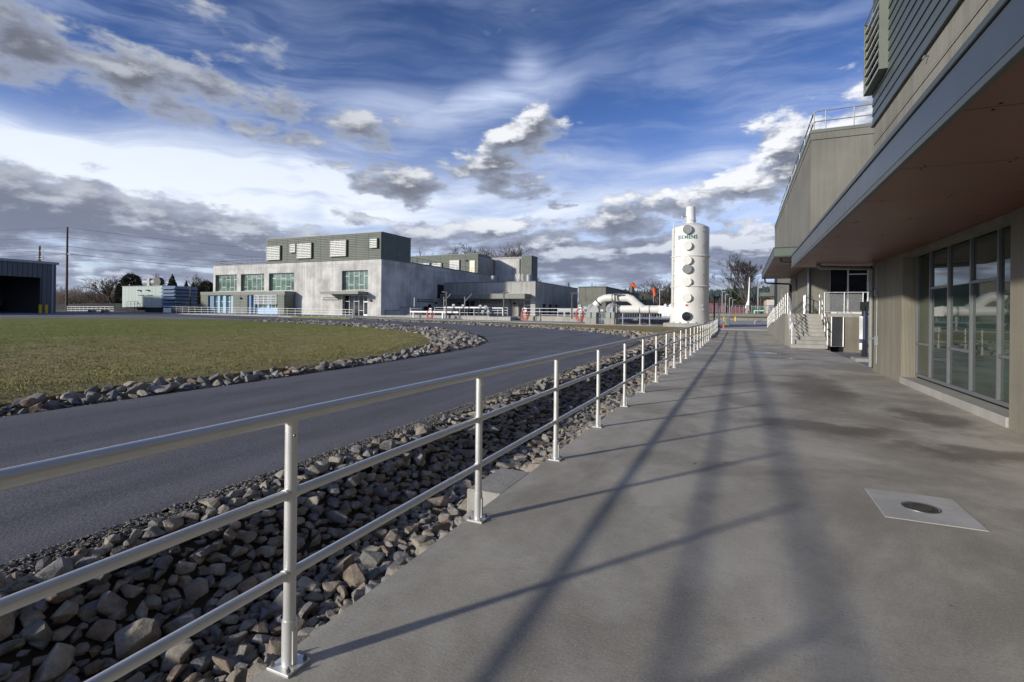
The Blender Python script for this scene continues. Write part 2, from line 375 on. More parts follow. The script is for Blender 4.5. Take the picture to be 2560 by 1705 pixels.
# ------------------------------------------------------------------ mesh builder
class MB:
    def __init__(s): s.v = []; s.f = []
    def add(s, vs_, fs):
        o = len(s.v); s.v.extend([tuple(p) for p in vs_]); s.f.extend([tuple(i + o for i in f) for f in fs]); return s
    def box(s, x0, x1, y0, y1, z0, z1):
        if x0 > x1: x0, x1 = x1, x0
        if y0 > y1: y0, y1 = y1, y0
        if z0 > z1: z0, z1 = z1, z0
        return s.add([(x0, y0, z0), (x1, y0, z0), (x1, y1, z0), (x0, y1, z0), (x0, y0, z1), (x1, y0, z1), (x1, y1, z1), (x0, y1, z1)],
                     [(3, 2, 1, 0), (4, 5, 6, 7), (0, 1, 5, 4), (1, 2, 6, 5), (2, 3, 7, 6), (3, 0, 4, 7)])
    def hexa(s, b4, t4):
        return s.add(list(b4) + list(t4), [(3, 2, 1, 0), (4, 5, 6, 7), (0, 1, 5, 4), (1, 2, 6, 5), (2, 3, 7, 6), (3, 0, 4, 7)])
    def prism(s, pts, d):
        """closed polygon pts extruded by vector d"""
        n = len(pts); d = Vector(d); a = [Vector(p) for p in pts]; b = [p + d for p in a]
        return s.add(a + b, [tuple(range(n))[::-1], tuple(range(n, 2 * n))] + [(i, (i + 1) % n, n + (i + 1) % n, n + i) for i in range(n)])
    def cyl(s, p0, p1, r0, r1=None, n=12, caps=True):
        p0, p1 = Vector(p0), Vector(p1); r1 = r0 if r1 is None else r1
        d = (p1 - p0).normalized(); u = d.orthogonal().normalized(); w = d.cross(u)
        vs_ = []
        for p, r in ((p0, r0), (p1, r1)):
            vs_ += [p + (u * math.cos(2 * PI * i / n) + w * math.sin(2 * PI * i / n)) * r for i in range(n)]
        fs = [(i, (i + 1) % n, n + (i + 1) % n, n + i) for i in range(n)]
        if caps: fs += [tuple(range(n))[::-1], tuple(range(n, 2 * n))]
        return s.add(vs_, fs)
    def tube(s, pts, r, n=8, closed=False, caps=True):
        pts = [Vector(p) for p in pts]; k = len(pts); vs_ = []
        rr = r if isinstance(r, (list, tuple)) else [r] * k
        pu = None
        for i, p in enumerate(pts):
            if closed: d = pts[(i + 1) % k] - pts[i - 1]
            else: d = pts[min(i + 1, k - 1)] - pts[max(i - 1, 0)]
            d = d.normalized()
            u = d.orthogonal().normalized() if pu is None else (pu - d * pu.dot(d)).normalized()
            pu = u; w = d.cross(u)
            mit = 1.0
            if 0 < i < k - 1 or closed:
                a = (pts[i] - pts[i - 1]).normalized(); mit = 1 / max(.5, a.dot(d))
            vs_ += [p + (u * math.cos(2 * PI * j / n) + w * math.sin(2 * PI * j / n)) * rr[i] * (mit if mit < 1.5 else 1.5) for j in range(n)]
        fs = []
        for i in range(k if closed else k - 1):
            a, b = i * n, ((i + 1) % k) * n
            fs += [(a + j, a + (j + 1) % n, b + (j + 1) % n, b + j) for j in range(n)]
        if caps and not closed: fs += [tuple(range(n))[::-1], tuple(range((k - 1) * n, k * n))]
        return s.add(vs_, fs)
    def lathe(s, prof, c, n=24):
        """profile (r, z) turned round the vertical at c"""
        vs_ = []; k = len(prof)
        for r, z in prof: vs_ += [(c[0] + r * math.cos(2 * PI * i / n), c[1] + r * math.sin(2 * PI * i / n), c[2] + z) for i in range(n)]
        fs = []
        for j in range(k - 1): fs += [(j * n + i, j * n + (i + 1) % n, (j + 1) * n + (i + 1) % n, (j + 1) * n + i) for i in range(n)]
        fs += [tuple(range(n))[::-1], tuple(range((k - 1) * n, k * n))]
        return s.add(vs_, fs)
    def wall(s, axis, c0, c1, u0, u1, z0, z1, holes=()):
        us = sorted({u0, u1, *[h[0] for h in holes], *[h[1] for h in holes]}); zs = sorted({z0, z1, *[h[2] for h in holes], *[h[3] for h in holes]})
        us = [u for u in us if u0 <= u <= u1]; zs = [z for z in zs if z0 <= z <= z1]
        for i in range(len(us) - 1):
            run = None
            for j in range(len(zs) - 1):
                cu, cz = (us[i] + us[i + 1]) / 2, (zs[j] + zs[j + 1]) / 2
                hole = any(h[0] < cu < h[1] and h[2] < cz < h[3] for h in holes)
                if not hole: run = (zs[j] if run is None else run[0], zs[j + 1])
                if (hole or j == len(zs) - 2) and run:
                    if axis == 'x': s.box(c0, c1, us[i], us[i + 1], *run)
                    else: s.box(us[i], us[i + 1], c0, c1, *run)
                    run = None
        return s
    def mesh(s, name, mat, smooth=False, bevel=0):
        me = bpy.data.meshes.new(name); me.from_pydata(s.v, [], s.f); me.materials.append(mat)
        if bevel:
            bm = bmesh.new(); bm.from_mesh(me); bmesh.ops.recalc_face_normals(bm, faces=bm.faces)
            bmesh.ops.bevel(bm, geom=[e for e in bm.edges if len(e.link_faces) == 2 and e.calc_face_angle(0) > .6], offset=bevel, segments=1, affect='EDGES')
            bm.to_mesh(me); bm.free()
        if smooth:
            me.polygons.foreach_set('use_smooth', [True] * len(me.polygons))
            try: me.set_sharp_from_angle(angle=rad(38))
            except Exception: pass
        me.update(); return me

W = {}
def link(o, loc, parent):
    COL.objects.link(o); loc = Vector(loc); W[o] = loc
    if parent is not None: o.parent = parent; o.location = loc - W[parent]
    else: o.location = loc
def obj(name, mb, mat=None, parent=None, loc=(0, 0, 0), rot=None, scale=None, smooth=False, bevel=0, label=None):
    me = mb if isinstance(mb, bpy.types.Mesh) else mb.mesh(name, mat, smooth, bevel)
    o = bpy.data.objects.new(name, me); link(o, loc, parent)
    if rot is not None: o.rotation_euler = rot
    if scale is not None: o.scale = scale
    if label: o['label'] = label
    return o
def tag(o, label, cat, group=None):
    o['label'] = label; o['category'] = cat
    if group: o['group'] = group
    return o
def thing(name, label, cat, loc=(0, 0, 0), group=None):
    o = bpy.data.objects.new(name, None); o.empty_display_size = .2; link(o, loc, None)
    return tag(o, label, cat, group)
def struct(o, kind='structure'): o['kind'] = kind; return o
CACHE = {}
def cm(key, fn, mat, **kw):
    if key not in CACHE:
        mb = MB(); fn(mb); CACHE[key] = mb.mesh(key, mat, **kw)
    return CACHE[key]

# ------------------------------------------------------------------ ground shape
def g(x, y):
    return -.25 + .0135 * max(-60, min(95, -ST * x + CT * y))
def zw(y):                                # walkway rises gently beyond the stairs
    return 0 if y < 32 else min(.0175 * (y - 32), .45)
def lerp(a, b, t): return a + (b - a) * t
def sstep(a, b, x):
    t = max(0, min(1, (x - a) / (b - a))); return t * t * (3 - 2 * t)
OUT = [(-4.5, -12), (-4.45, 0), (-4.42, 4), (-4.4, 8.4), (-4.4, 12.8), (-4.5, 20), (-4.85, 26.9), (-5.7, 29.5), (-7.85, 33.6), (-11.5, 37.2), (-16.4, 40.0), (-24.8, 43.0), (-32, 45.6), (-41, 48), (-54, 50.5), (-76, 52.6), (-110, 54)]
INN = [(-10.3, -12), (-10.25, 0), (-10.1, 5.6), (-9.95, 9), (-9.95, 12.7), (-10.1, 16.7), (-10.35, 19.1), (-10.8, 21.2), (-11.7, 23.2), (-14.6, 27.7), (-17.9, 31.2), (-22.3, 34.0), (-28.5, 37.1), (-46, 42.0), (-61, 43.5), (-76, 44.5), (-110, 46)]
GE = [(-11.0, -10), (-11.0, 4.2), (-11.3, 6), (-11.1, 7.5), (-10.9, 9.1), (-10.75, 11), (-10.9, 14.2), (-11.8, 17.2), (-13.0, 19.9), (-16.8, 24.9), (-20.9, 27.7), (-27, 30.6), (-36.5, 33.2), (-45.4, 34.6), (-52, 33.8), (-58.7, 30.8), (-64.5, 24.6), (-74, 14), (-90, -6), (-90, -10)]
GB = [(-1.85, 35.0), (-3.0, 35.6), (-5.3, 36.6), (-8.5, 39.2), (-13.4, 42.8), (-22, 45.6), (-29.4, 47.6), (-37, 49.6), (-45, 51.6)]     # grass boundary of the far verge
SW = [(-1.85, 49.0), (-5.6, 49.2), (-14.9, 50.2), (-24.8, 51.4), (-39.6, 53.0), (-50, 54.4), (-58, 55.0)]                              # near edge of the plant paving
def smoothline(L, n=4):
    out = []
    for i in range(len(L) - 1):
        p0, p1, p2, p3 = L[max(i - 1, 0)], L[i], L[i + 1], L[min(i + 2, len(L) - 1)]
        for k in range(n):
            t = k / n
            out.append(tuple(.5 * (2 * p1[c] + (p2[c] - p0[c]) * t + (2 * p0[c] - 5 * p1[c] + 4 * p2[c] - p3[c]) * t * t + (3 * p1[c] - p0[c] - 3 * p2[c] + p3[c]) * t ** 3) for c in (0, 1)))
    out.append(L[-1]); return out
OUTs, INNs, GEs, GBs, SWs = smoothline(OUT), smoothline(INN), GE[:1] + smoothline(GE[1:-2]) + GE[-1:], smoothline(GB), smoothline(SW)
def inside(p, poly):
    x, y = p; c = False; j = len(poly) - 1
    for i in range(len(poly)):
        xi, yi = poly[i]; xj, yj = poly[j]
        if (yi > y) != (yj > y) and x < (xj - xi) * (y - yi) / (yj - yi) + xi: c = not c
        j = i
    return c
def dist_line(p, L):
    best = 1e9
    for i in range(len(L) - 1):
        ax, ay = L[i]; bx, by = L[i + 1]; dx, dy = bx - ax, by - ay
        t = max(0, min(1, ((p[0] - ax) * dx + (p[1] - ay) * dy) / (dx * dx + dy * dy + 1e-9)))
        best = min(best, math.hypot(p[0] - ax - t * dx, p[1] - ay - t * dy))
    return best
def sheet(poly, sp, zf, jitter=.25, skirt=0):
    b = []
    n = len(poly)
    for i in range(n):
        a, c = Vector(poly[i]), Vector(poly[(i + 1) % n]); k = max(1, int((c - a).length / sp))
        b += [tuple(a.lerp(c, j / k)) for j in range(k)]
    xs = [p[0] for p in b]; ys = [p[1] for p in b]
    ins = []
    y = min(ys) + sp / 2
    while y < max(ys):
        x = min(xs) + sp / 2
        while x < max(xs):
            q = (x + R.uniform(-jitter, jitter) * sp, y + R.uniform(-jitter, jitter) * sp)
            if inside(q, poly): ins.append(q)
            x += sp
        y += sp
    nb = len(b)
    vs_, ed, fs, *_ = geometry.delaunay_2d_cdt([Vector(p) for p in b + ins], [(i, (i + 1) % nb) for i in range(nb)], [list(range(nb))], 1, 1e-4)
    mb = MB(); mb.v = [(v.x, v.y, zf(v.x, v.y)) for v in vs_]
    for f in fs:
        a, c, d = [Vector(mb.v[i]) for i in f[:3]]
        mb.f.append(tuple(f) if (c - a).cross(d - a).z > 0 else tuple(reversed(f)))
    if skirt:
        for i in range(nb):
            p, q = b[i], b[(i + 1) % nb]
            zp, zq = zf(*p), zf(*q)
            mb.add([(p[0], p[1], zp), (q[0], q[1], zq), (q[0], q[1], zq - skirt), (p[0], p[1], zp - skirt)], [(0, 1, 2, 3)])
    return mb

# base terrain far below the sheets near the camera, level with them far off
def zbase(x, y):
    core = (-62 < x < 10 and -20 < y < 84)
    if core: return g(x, y) - 1.4
    return g(x, y) - .06 + .02 * noise.noise(Vector((x, y, 0)) * .1)
def ground_mb():
    mb = MB(); xs = [-1500, -900, -500, -300, -200, -150, -120, -100, -80, -62.01, -61.99, -40, -20, 0, 9.99, 10.01, 30, 60, 120, 250, 600, 1500]
    ys = [-1500, -600, -200, -80, -40, -20.01, -19.99, 0, 20, 40, 60, 83.99, 84.01, 100, 130, 180, 250, 400, 800, 1500]
    for y in ys:
        for x in xs: mb.v.append((x, y, zbase(x, y)))
    nx = len(xs)
    for j in range(len(ys) - 1):
        for i in range(nx - 1): mb.f.append((j * nx + i, j * nx + i + 1, (j + 1) * nx + i + 1, (j + 1) * nx + i))
    return mb
struct(obj('ground', ground_mb(), m_earth))

road = struct(obj('road', sheet(OUTs + INNs[::-1], 1.2, lambda x, y: g(x, y) + .012), m_asphalt, smooth=True))
YARD = [(-60.5, 52), (-60.8, 43.3), (-50, 42.5), (-46, 41.6), (-45.4, 34.9), (-52, 34.1), (-58.7, 31.1), (-64.5, 24.9), (-74, 14.3), (-90, -5.5), (-160, -5), (-160, 75), (-100, 75), (-89, 62), (-89, 54.2), (-76, 53.0)]
struct(obj('yard', sheet(YARD, 5, lambda x, y: g(x, y) - .012), m_yard))
def zgrass(x, y):
    d = dist_line((x, y), GEs[1:-2]) if x > -70 else 5
    return g(x, y) + .10 + .10 * sstep(0, .8, d) + .035 * noise.noise(Vector((x * .5, y * .5, 0))) + .015 * noise.noise(Vector((x * 2, y * 2, 3)))
grass = struct(obj('lawn', sheet(GEs, 1.0, zgrass, skirt=.45), m_grass, smooth=True))
# bare soil strip along the edge of the lawn and under the stones
def zbank(x, y):
    return g(x, y) - .05 + .06 * sstep(0, 1.2, dist_line((x, y), INNs))
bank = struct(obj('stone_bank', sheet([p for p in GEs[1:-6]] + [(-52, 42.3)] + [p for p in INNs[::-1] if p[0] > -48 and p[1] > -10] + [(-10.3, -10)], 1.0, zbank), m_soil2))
# ditch between walkway and road
XE = -1.82
def zditch(x, y):
    if y > 27:
        d = dist_line((x, y), OUTs)
        return g(x, y) - .06 - .12 * sstep(.0, 1.5, d) * sstep(45, 30, y)
    xr = -4.45
    u = (x - xr) / (XE - xr)
    zr = g(x, y) - .0
    dep_ = .50 * sstep(30, 22, y)
    if u < .12: return zr - .03 * u / .12
    if u < .5: return lerp(zr - .03, zr - dep_, sstep(.12, .5, u))
    if u < .68: return zr - dep_
    return lerp(zr - dep_, max(-.20, zr - .12), sstep(.68, 1.0, u))
DP = [(XE + .01, -12)] + [(XE + .01, y) for y in range(-8, 35, 4)] + GBs + [(-45, 51.6)] + [p for p in OUTs[::-1] if p[0] > -44]
DP2 = []
for p in DP:
    if not DP2 or math.hypot(p[0] - DP2[-1][0], p[1] - DP2[-1][1]) > .05: DP2.append(p)
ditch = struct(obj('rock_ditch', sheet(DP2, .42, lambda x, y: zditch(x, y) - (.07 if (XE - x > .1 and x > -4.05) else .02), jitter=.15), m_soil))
# verge of grass beyond the road, with the plant paving behind it
VP = GBs + [(-58, 53.3)] + SWs[::-1]
struct(obj('grass_verge', sheet(VP, 1.2, lambda x, y: g(x, y) + .06 + .03 * noise.noise(Vector((x * .6, y * .6, 1))), skirt=.25), m_grass, smooth=True))
PP = SWs[::-1] + [(2.0, 49.0), (12, 52), (12, 110), (-30, 125), (-66, 100), (-66, 62), (-66, 55.3)]
PPs = []
for p in PP:
    if not PPs or math.hypot(p[0] - PPs[-1][0], p[1] - PPs[-1][1]) > .05: PPs.append(p)
struct(obj('plant_paving', sheet([p for p in PPs], 3, lambda x, y: g(x, y) + .10 - .1 * sstep(-10, -2, x) * sstep(80, 50, y), skirt=.3), m_slabfar))
# pavement in front of the membrane building
struct(obj('pavement', sheet([(-89, 54.9), (-66.1, 54.4), (-58.1, 54.6), (-58.1, 63), (-89, 63)], 3, lambda x, y: g(x, y) + .10, skirt=.3), m_slabfar))

# ------------------------------------------------------------------ walkway
def walkway():
    mb = MB(); L = [-10] + [i * 2 for i in range(-4, 27)]
    ys = sorted(set(L + [17.5, 28.0, 30.4, 53]))
    for i in range(len(ys) - 1):
        a, b = ys[i], ys[i + 1]
        xr = 3.42 if b <= 17.5 else (3.6 if b <= 28 else 3.42)
        za, zb = zw(a), zw(b)
        mb.hexa([(XE, a, za - .35), (xr, a, za - .35), (xr, b, zb - .35), (XE, b, zb - .35)], [(XE, a, za), (xr, a, za), (xr, b, zb), (XE, b, zb)])
    mb2 = MB(); mb2.v = mb.v
    # drop the internal cross faces
    mb2.f = [f for k, f in enumerate(mb.f) if k % 6 in (1, 3, 5) or k == 2]
    return mb2
walk = struct(obj('walkway', walkway(), m_walk))
for yy in (3.9, 17.5, 31.1): obj('footing_block', MB().box(-2.15, XE - .003, yy - .02, yy + .66, -.7, -.006), m_pad, walk, bevel=.012)
cp = obj('inspection_patch', MB().box(1.01, 1.62, 4.70, 5.40, -.05, .004), m_patch, walk)
m_brz = M('bronze cover', (.10, .092, .076), .55, .35, .3, 12)
obj('cover_rim', MB().tube([(1.315 + .122 * math.cos(a * PI / 20), 5.04 + .122 * math.sin(a * PI / 20), .005) for a in range(40)], .005, 6, closed=True), m_bolt, cp, smooth=True)
obj('inspection_cover', MB().cyl((1.315, 5.04, .0), (1.315, 5.04, .0055), .112, n=36).cyl((1.37, 5.02, .0055), (1.37, 5.02, .008), .009, n=8).cyl((1.26, 5.06, .0055), (1.26, 5.06, .008), .009, n=8), m_brz, cp)
struct(obj('gravel_bed', sheet([(3.6, 17.5), (9, 17.5), (9, 28.3), (3.6, 28.3)], 1, lambda x, y: -.14), m_yard))
struct(obj('service_pavement', sheet([(-1.82, 53), (3.4, 53), (3.4, 66), (12, 66), (12, 100), (-1.82, 100)], 3, lambda x, y: zw(y) + .004 + .0005 * (y - 53)), m_walk))

# ------------------------------------------------------------------ stones
def rockmesh(seed, npts, bevel, mat, flat=.75):
    r = random.Random(seed); bm = bmesh.new()
    ax = (1, r.uniform(.6, .95), r.uniform(.45, flat))
    for _ in range(npts):
        v = Vector((r.gauss(0, 1), r.gauss(0, 1), r.gauss(0, 1))).normalized() * r.uniform(.8, 1.0)
        v = Vector([math.copysign(abs(c) ** .8, c) for c in v])
        bm.verts.new((v.x * ax[0], v.y * ax[1], v.z * ax[2]))
    bmesh.ops.convex_hull(bm, input=bm.verts)
    bmesh.ops.delete(bm, geom=[v for v in bm.verts if not v.link_faces], context='VERTS')
    bmesh.ops.dissolve_limit(bm, angle_limit=rad(14), verts=bm.verts, edges=bm.edges)
    if bevel: bmesh.ops.bevel(bm, geom=list(bm.edges), offset=bevel, segments=1, affect='EDGES')
    bmesh.ops.triangulate(bm, faces=bm.faces)
    me = bpy.data.meshes.new('rock'); bm.to_mesh(me); bm.free(); me.materials.append(mat)
    return me
RV = {}
for key, mt in (('n', m_rockn), ('l', m_rockl), ('g', m_gravel)):
    RV[key] = [rockmesh(i * 7 + 3, 14, .04, mt) for i in range(14)]
RVs = {k: [rockmesh(i * 5 + 90, 9, 0, mt) for i in range(8)] for k, mt in (('n', m_rockn), ('l', m_rockl), ('g', m_gravel))}
def meshdata(me):
    return [tuple(v.co) for v in me.vertices], [tuple(p.vertices) for p in me.polygons]
def scatter(region, classes, zf, bbox, seed, amt_fn=None):
    """dart throwing, large to small; returns (x, y, z, r)"""
    r = random.Random(seed); cell = .25; grid = {}; out = []
    x0, x1, y0, y1 = bbox
    for (rmin, rmax, tries) in classes:
        for _ in range(tries):
            x, y = r.uniform(x0, x1), r.uniform(y0, y1)
            if not region(x, y): continue
            rr = r.uniform(rmin, rmax); ok = True
            cx, cy = int(x // cell), int(y // cell)
            for i in range(cx - 2, cx + 3):
                for j in range(cy - 2, cy + 3):
                    for (a, b, c) in grid.get((i, j), ()):
                        if (a - x) ** 2 + (b - y) ** 2 < ((c + rr) * .68) ** 2: ok = False; break
                    if not ok: break
                if not ok: break
            if ok:
                grid.setdefault((cx, cy), []).append((x, y, rr)); out.append((x, y, zf(x, y) + rr * r.uniform(.2, .55), rr))
    return out
def place_rocks(pts, parent, key, nparts, stuffname, sinkrank=None):
    pts.sort(key=lambda p: -p[3] / max(1.5, math.hypot(p[0], p[1]) ** 1.0))
    vis = [p for p in pts if (-ST * p[0] + CT * p[1]) > .6]
    top = vis[:nparts]; ids = set(map(id, top)); rest = [p for p in pts if id(p) not in ids]
    for p in top:
        obj('rock', R.choice(RV[key]), None, parent, (p[0], p[1], p[2]), (R.uniform(-.6, .6), R.uniform(-.6, .6), R.uniform(0, 6.28)), [p[3] * R.uniform(1.0, 1.25), p[3] * R.uniform(1.0, 1.2), p[3] * R.uniform(.95, 1.2)])
    datah = [meshdata(m_) for m_ in RV[key]]; datal = [meshdata(m_) for m_ in RVs[key]]
    mb = MB()
    for p in rest:
        near = math.hypot(p[0], p[1]) < 7.5 and p[3] > .045
        vs_, fs = R.choice(datah if near else datal)
        mt = Matrix.Translation(p[:3]) @ Matrix.Rotation(R.uniform(0, 6.28), 4, 'Z') @ Matrix.Rotation(R.uniform(-.7, .7), 4, 'X') @ Matrix.Diagonal((p[3] * 1.15, p[3] * 1.1, p[3] * 1.05, 1))
        mb.add([mt @ Vector(v) for v in vs_], fs)
    struct(obj(stuffname, mb, RV[key][0].materials[0], parent), 'stuff')
def regA(x, y): return XE - .03 > x > -4.22 and not (-2.2 < x < -1.8 and (3.8 < y < 4.65 or 17.4 < y < 18.2))
ptsA = scatter(regA, [(.10, .15, 420), (.062, .10, 9000), (.042, .062, 24000), (.026, .04, 26000)], zditch, (-4.3, -1.85, -2.5, 14), 1)
ptsA += scatter(regA, [(.10, .15, 300), (.065, .10, 9000), (.045, .065, 16000)], zditch, (-4.3, -1.85, 14, 27.2), 2)
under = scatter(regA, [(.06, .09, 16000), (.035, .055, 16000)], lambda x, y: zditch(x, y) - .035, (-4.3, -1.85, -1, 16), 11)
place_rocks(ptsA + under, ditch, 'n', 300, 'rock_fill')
DPi = DP2
def regB(x, y): return y > 27.2 and inside((x, y), DPi) and dist_line((x, y), OUTs) > .15 and (x > -9 or dist_line((x, y), GBs) < 2.3 or dist_line((x, y), OUTs) < 1.7)
ptsB = scatter(regB, [(.16, .26, 2500), (.10, .16, 12000), (.07, .1, 9000)], zditch, (-26, -1.85, 27, 48), 3)
ptsB += scatter(regB, [(.16, .26, 2500), (.10, .16, 3500)], zditch, (-45, -26, 44, 52), 4)
vergebank = struct(obj('verge_bank', MB().box(-4, -3.5, 29, 29.5, -1.2, -.9), m_soil2))
place_rocks(ptsB, vergebank, 'l', 300, 'rock_fill')
GI = GEs[1:-6]
def regC(x, y):
    if inside((x, y), GEs): return False
    d = dist_line((x, y), INNs)
    return d > .28 and not inside((x, y), ROADP) and x > -46.0 and y < 41.5
ROADP = OUTs + INNs[::-1]
ptsC = scatter(regC, [(.15, .21, 240), (.10, .15, 1400), (.055, .095, 3600)], zbank, (-11.6, -9.9, -1, 15), 5)
ptsC += scatter(regC, [(.16, .22, 500), (.10, .16, 7000), (.06, .1, 12000)], zbank, (-19, -9.9, 15, 32), 6)
ptsC += scatter(regC, [(.16, .25, 2000), (.10, .16, 4500)], zbank, (-46, -19, 26, 42), 7)
place_rocks(ptsC, bank, 'l', 300, 'rock_fill')
# gravel margins of the road (small stones nobody could count)
def gravel():
    mb = MB(); dl = [meshdata(m_) for m_ in RVs['g']]
    def put(x, y, z, r):
        vs_, fs = R.choice(dl); a = R.uniform(0, 6.28); c, s_ = math.cos(a) * r, math.sin(a) * r
        mb.add([(x + v[0] * c - v[1] * s_, y + v[0] * s_ + v[1] * c, z + v[2] * r) for v in vs_], fs)
    for _ in range(11000):
        y = R.uniform(-.5, 13) if R.random() < .8 else R.uniform(13, 27); x = -4.46 + abs(R.gauss(0, .17)); put(x, y, zditch(x, y) + .012, R.uniform(.012, .028))
    for _ in range(3600):
        i = R.randrange(4, 32); a, b = INNs[i], INNs[i + 1]; t = R.random(); o = abs(R.gauss(0, .2))
        x, y = lerp(a[0], b[0], t) - o, lerp(a[1], b[1], t) + (o * .5 if a[1] > 22 else 0); put(x, y, zbank(x, y) + .015, R.uniform(.02, .045))
    return mb
struct(obj('gravel_margin', gravel(), m_gravel, road), 'stuff')
# grass blades
def blades(fn, n, zf, hmin, hmax, w):
    mb = MB()
    for _ in range(n):
        x, y = fn()
        if x is None: continue
        z = zf(x, y) - .005
        for k in range(3):
            a = R.uniform(0, 6.28); h = R.uniform(hmin, hmax); ww = w * R.uniform(.7, 1.3); lx, ly = R.gauss(0, .35) * h, R.gauss(0, .35) * h
            px, py = x + R.gauss(0, .02), y + R.gauss(0, .02); c, s_ = math.cos(a) * ww, math.sin(a) * ww
            mb.v += [(px - c, py - s_, z), (px + c, py + s_, z), (px + lx, py + ly, z + h)]; k0 = len(mb.v); mb.f.append((k0 - 3, k0 - 2, k0 - 1))
    return mb
def samp_lawn():
    for _ in range(20):
        d = 10 + R.random() ** 1.3 * 32 - 3.5; a = R.uniform(-.95, .05); u = math.tan(a)
        x, y = d * (-ST + u * CT), d * (CT + u * ST)
        if inside((x, y), GEs): return x, y
    return None, None
struct(obj('grass_blades', blades(samp_lawn, 60000, zgrass, .015, .04, .009), m_blade, grass), 'stuff')

# ------------------------------------------------------------------ walkway railing
RX = -1.745; PY0 = 1.61; DY = 1.718
rail = thing('railing', 'aluminium pipe railing with three rails along the left edge of the concrete walkway', 'railing', (RX, 1.6, 0))
def p_fn(mb): mb.cyl((0, 0, .008), (0, 0, 1.05), .0255, n=20); mb.cyl((0, 0, .01), (0, 0, .20), .0305, n=20); mb.box(.024, .034, -.012, .012, .02, .16)
def pl_fn(mb): mb.box(-.062, .062, -.062, .062, 0, .012)
def bo_fn(mb):
    for sx_ in (-1, 1):
        for sy_ in (-1, 1): mb.cyl((sx_ * .045, sy_ * .045, .012), (sx_ * .045, sy_ * .045, .024), .009, n=6); mb.cyl((sx_ * .045, sy_ * .045, .024), (sx_ * .045, sy_ * .045, .034), .004, n=6)
def sc_fn(mb): mb.cyl((.0235, -.006, .985), (.0275, -.006, .985), .006, n=8)
for k in range(-4, 26):
    y = PY0 + k * DY; z = zw(y)
    po = obj('post', cm('post', p_fn, m_alu, smooth=True), None, rail, (RX, y, z))
    pp = obj('base_plate', cm('base_plate', pl_fn, m_alu, bevel=.002), None, po, (RX, y, z))
    if y < 20: obj('bolts', cm('bolts', bo_fn, m_bolt), None, po, (RX, y, z)); obj('screw', cm('screw', sc_fn, m_bolt), None, po, (RX, y, z))
y0, y1 = PY0 - 4 * DY, PY0 + 25 * DY
def railpath(h, e=0): return [(0, y, zw(y) + h) for y in [y0 - e, 10, 20, 30, 32, 34, 38, 42, y1 + e]]
obj('top_rail', MB().tube([(RX, p[1], p[2]) for p in railpath(1.065, .02)], .0285, 20), m_alu, rail, smooth=True)
obj('middle_rail', MB().tube([(RX, p[1], p[2]) for p in railpath(.735)], .0215, 16), m_alu, rail, smooth=True)
obj('bottom_rail', MB().tube([(RX, p[1], p[2]) for p in railpath(.395)], .0215, 16), m_alu, rail, smooth=True)
def col_fn(mb):
    for h in (.735, .395): mb.cyl((0, -.035, h), (0, .035, h), .0245, n=16)
for k in range(-4, 16): obj('collar', cm('collar', col_fn, m_alu, smooth=True), None, rail, (RX, PY0 + k * DY, zw(PY0 + k * DY)))

# ------------------------------------------------------------------ near building on the right
nb = thing('near_building', 'dark sided concrete building with deep brown canopy on the right of the walkway', 'building', (3.4, 8, 0))
wx = 3.4
obj('wall', MB().wall('x', wx, wx + .30, -9, 17.5, -.3, 3.0, [(9.30, 14.53, .14, 3.0)]), m_wallnear, nb)
obj('upper_wall', MB().box(wx, wx + .3, -9, 17.5, 3.403, 6.38), m_wallup, nb, label='plain concrete band above the canopy')
obj('parapet_band', MB().box(wx, wx + .3, -9, 17.5, 6.41, 6.93), m_wallup, nb)
obj('reveal', MB().box(wx + .02, wx + .29, -9, 17.48, 6.38, 6.41).box(wx + .02, wx + .29, -9, 17.48, 3.0, 3.403), m_soffit_dark, nb)
obj('core_wall', MB().box(wx + .45, 14, -8.9, 17.4, -.3, 12.6), m_walltall, nb)
obj('end_wall', MB().box(wx + .302, 14, 17.2, 17.5, -.3, 12.6), m_wallnear, nb)
obj('sill', MB().box(wx - .03, wx + .30, 9.302, 14.528, -.02, .141), m_pad, nb, bevel=.01)
# siding boards above
def board(L, h=.27, t=.022):
    def fn(mb): mb.add([(0, 0, 0), (0, L, 0), (0, L, h), (0, 0, h), (-t - .014, 0, .0), (-t - .014, L, 0), (-t * .4, L, h), (-t * .4, 0, h)], [(0, 1, 2, 3), (7, 6, 5, 4), (4, 5, 1, 0), (3, 2, 6, 7), (0, 3, 7, 4), (5, 6, 2, 1)])
    return fn
segs = [(17.5, 14.35), (14.33, 11.2), (11.18, 8.05), (8.03, 4.9), (4.88, 1.75), (1.73, -3)]
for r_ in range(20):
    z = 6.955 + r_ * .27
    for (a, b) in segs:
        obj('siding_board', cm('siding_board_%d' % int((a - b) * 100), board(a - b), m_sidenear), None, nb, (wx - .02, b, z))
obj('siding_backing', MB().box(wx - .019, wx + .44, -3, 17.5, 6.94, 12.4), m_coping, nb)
obj('flashing', MB().box(wx - .07, wx, -3, 17.53, 6.92, 6.953), m_coping, nb)
lv = obj('louvre', MB().box(wx - .24, wx - .24 + .03, 15.8, 17.62, 7.88, 7.92).box(wx - .24, wx - .21, 15.8, 17.62, 9.9, 9.94).box(wx - .24, wx - .21, 15.8, 15.84, 7.92, 9.9).box(wx - .24, wx - .21, 17.58, 17.62, 7.92, 9.9)
   .box(wx - .21, wx - .02, 15.8, 15.82, 7.88, 9.94).box(wx - .21, wx - .02, 17.60, 17.62, 7.88, 9.94).box(wx - .21, wx - .02, 15.82, 17.60, 7.88, 7.90), m_siding, nb)
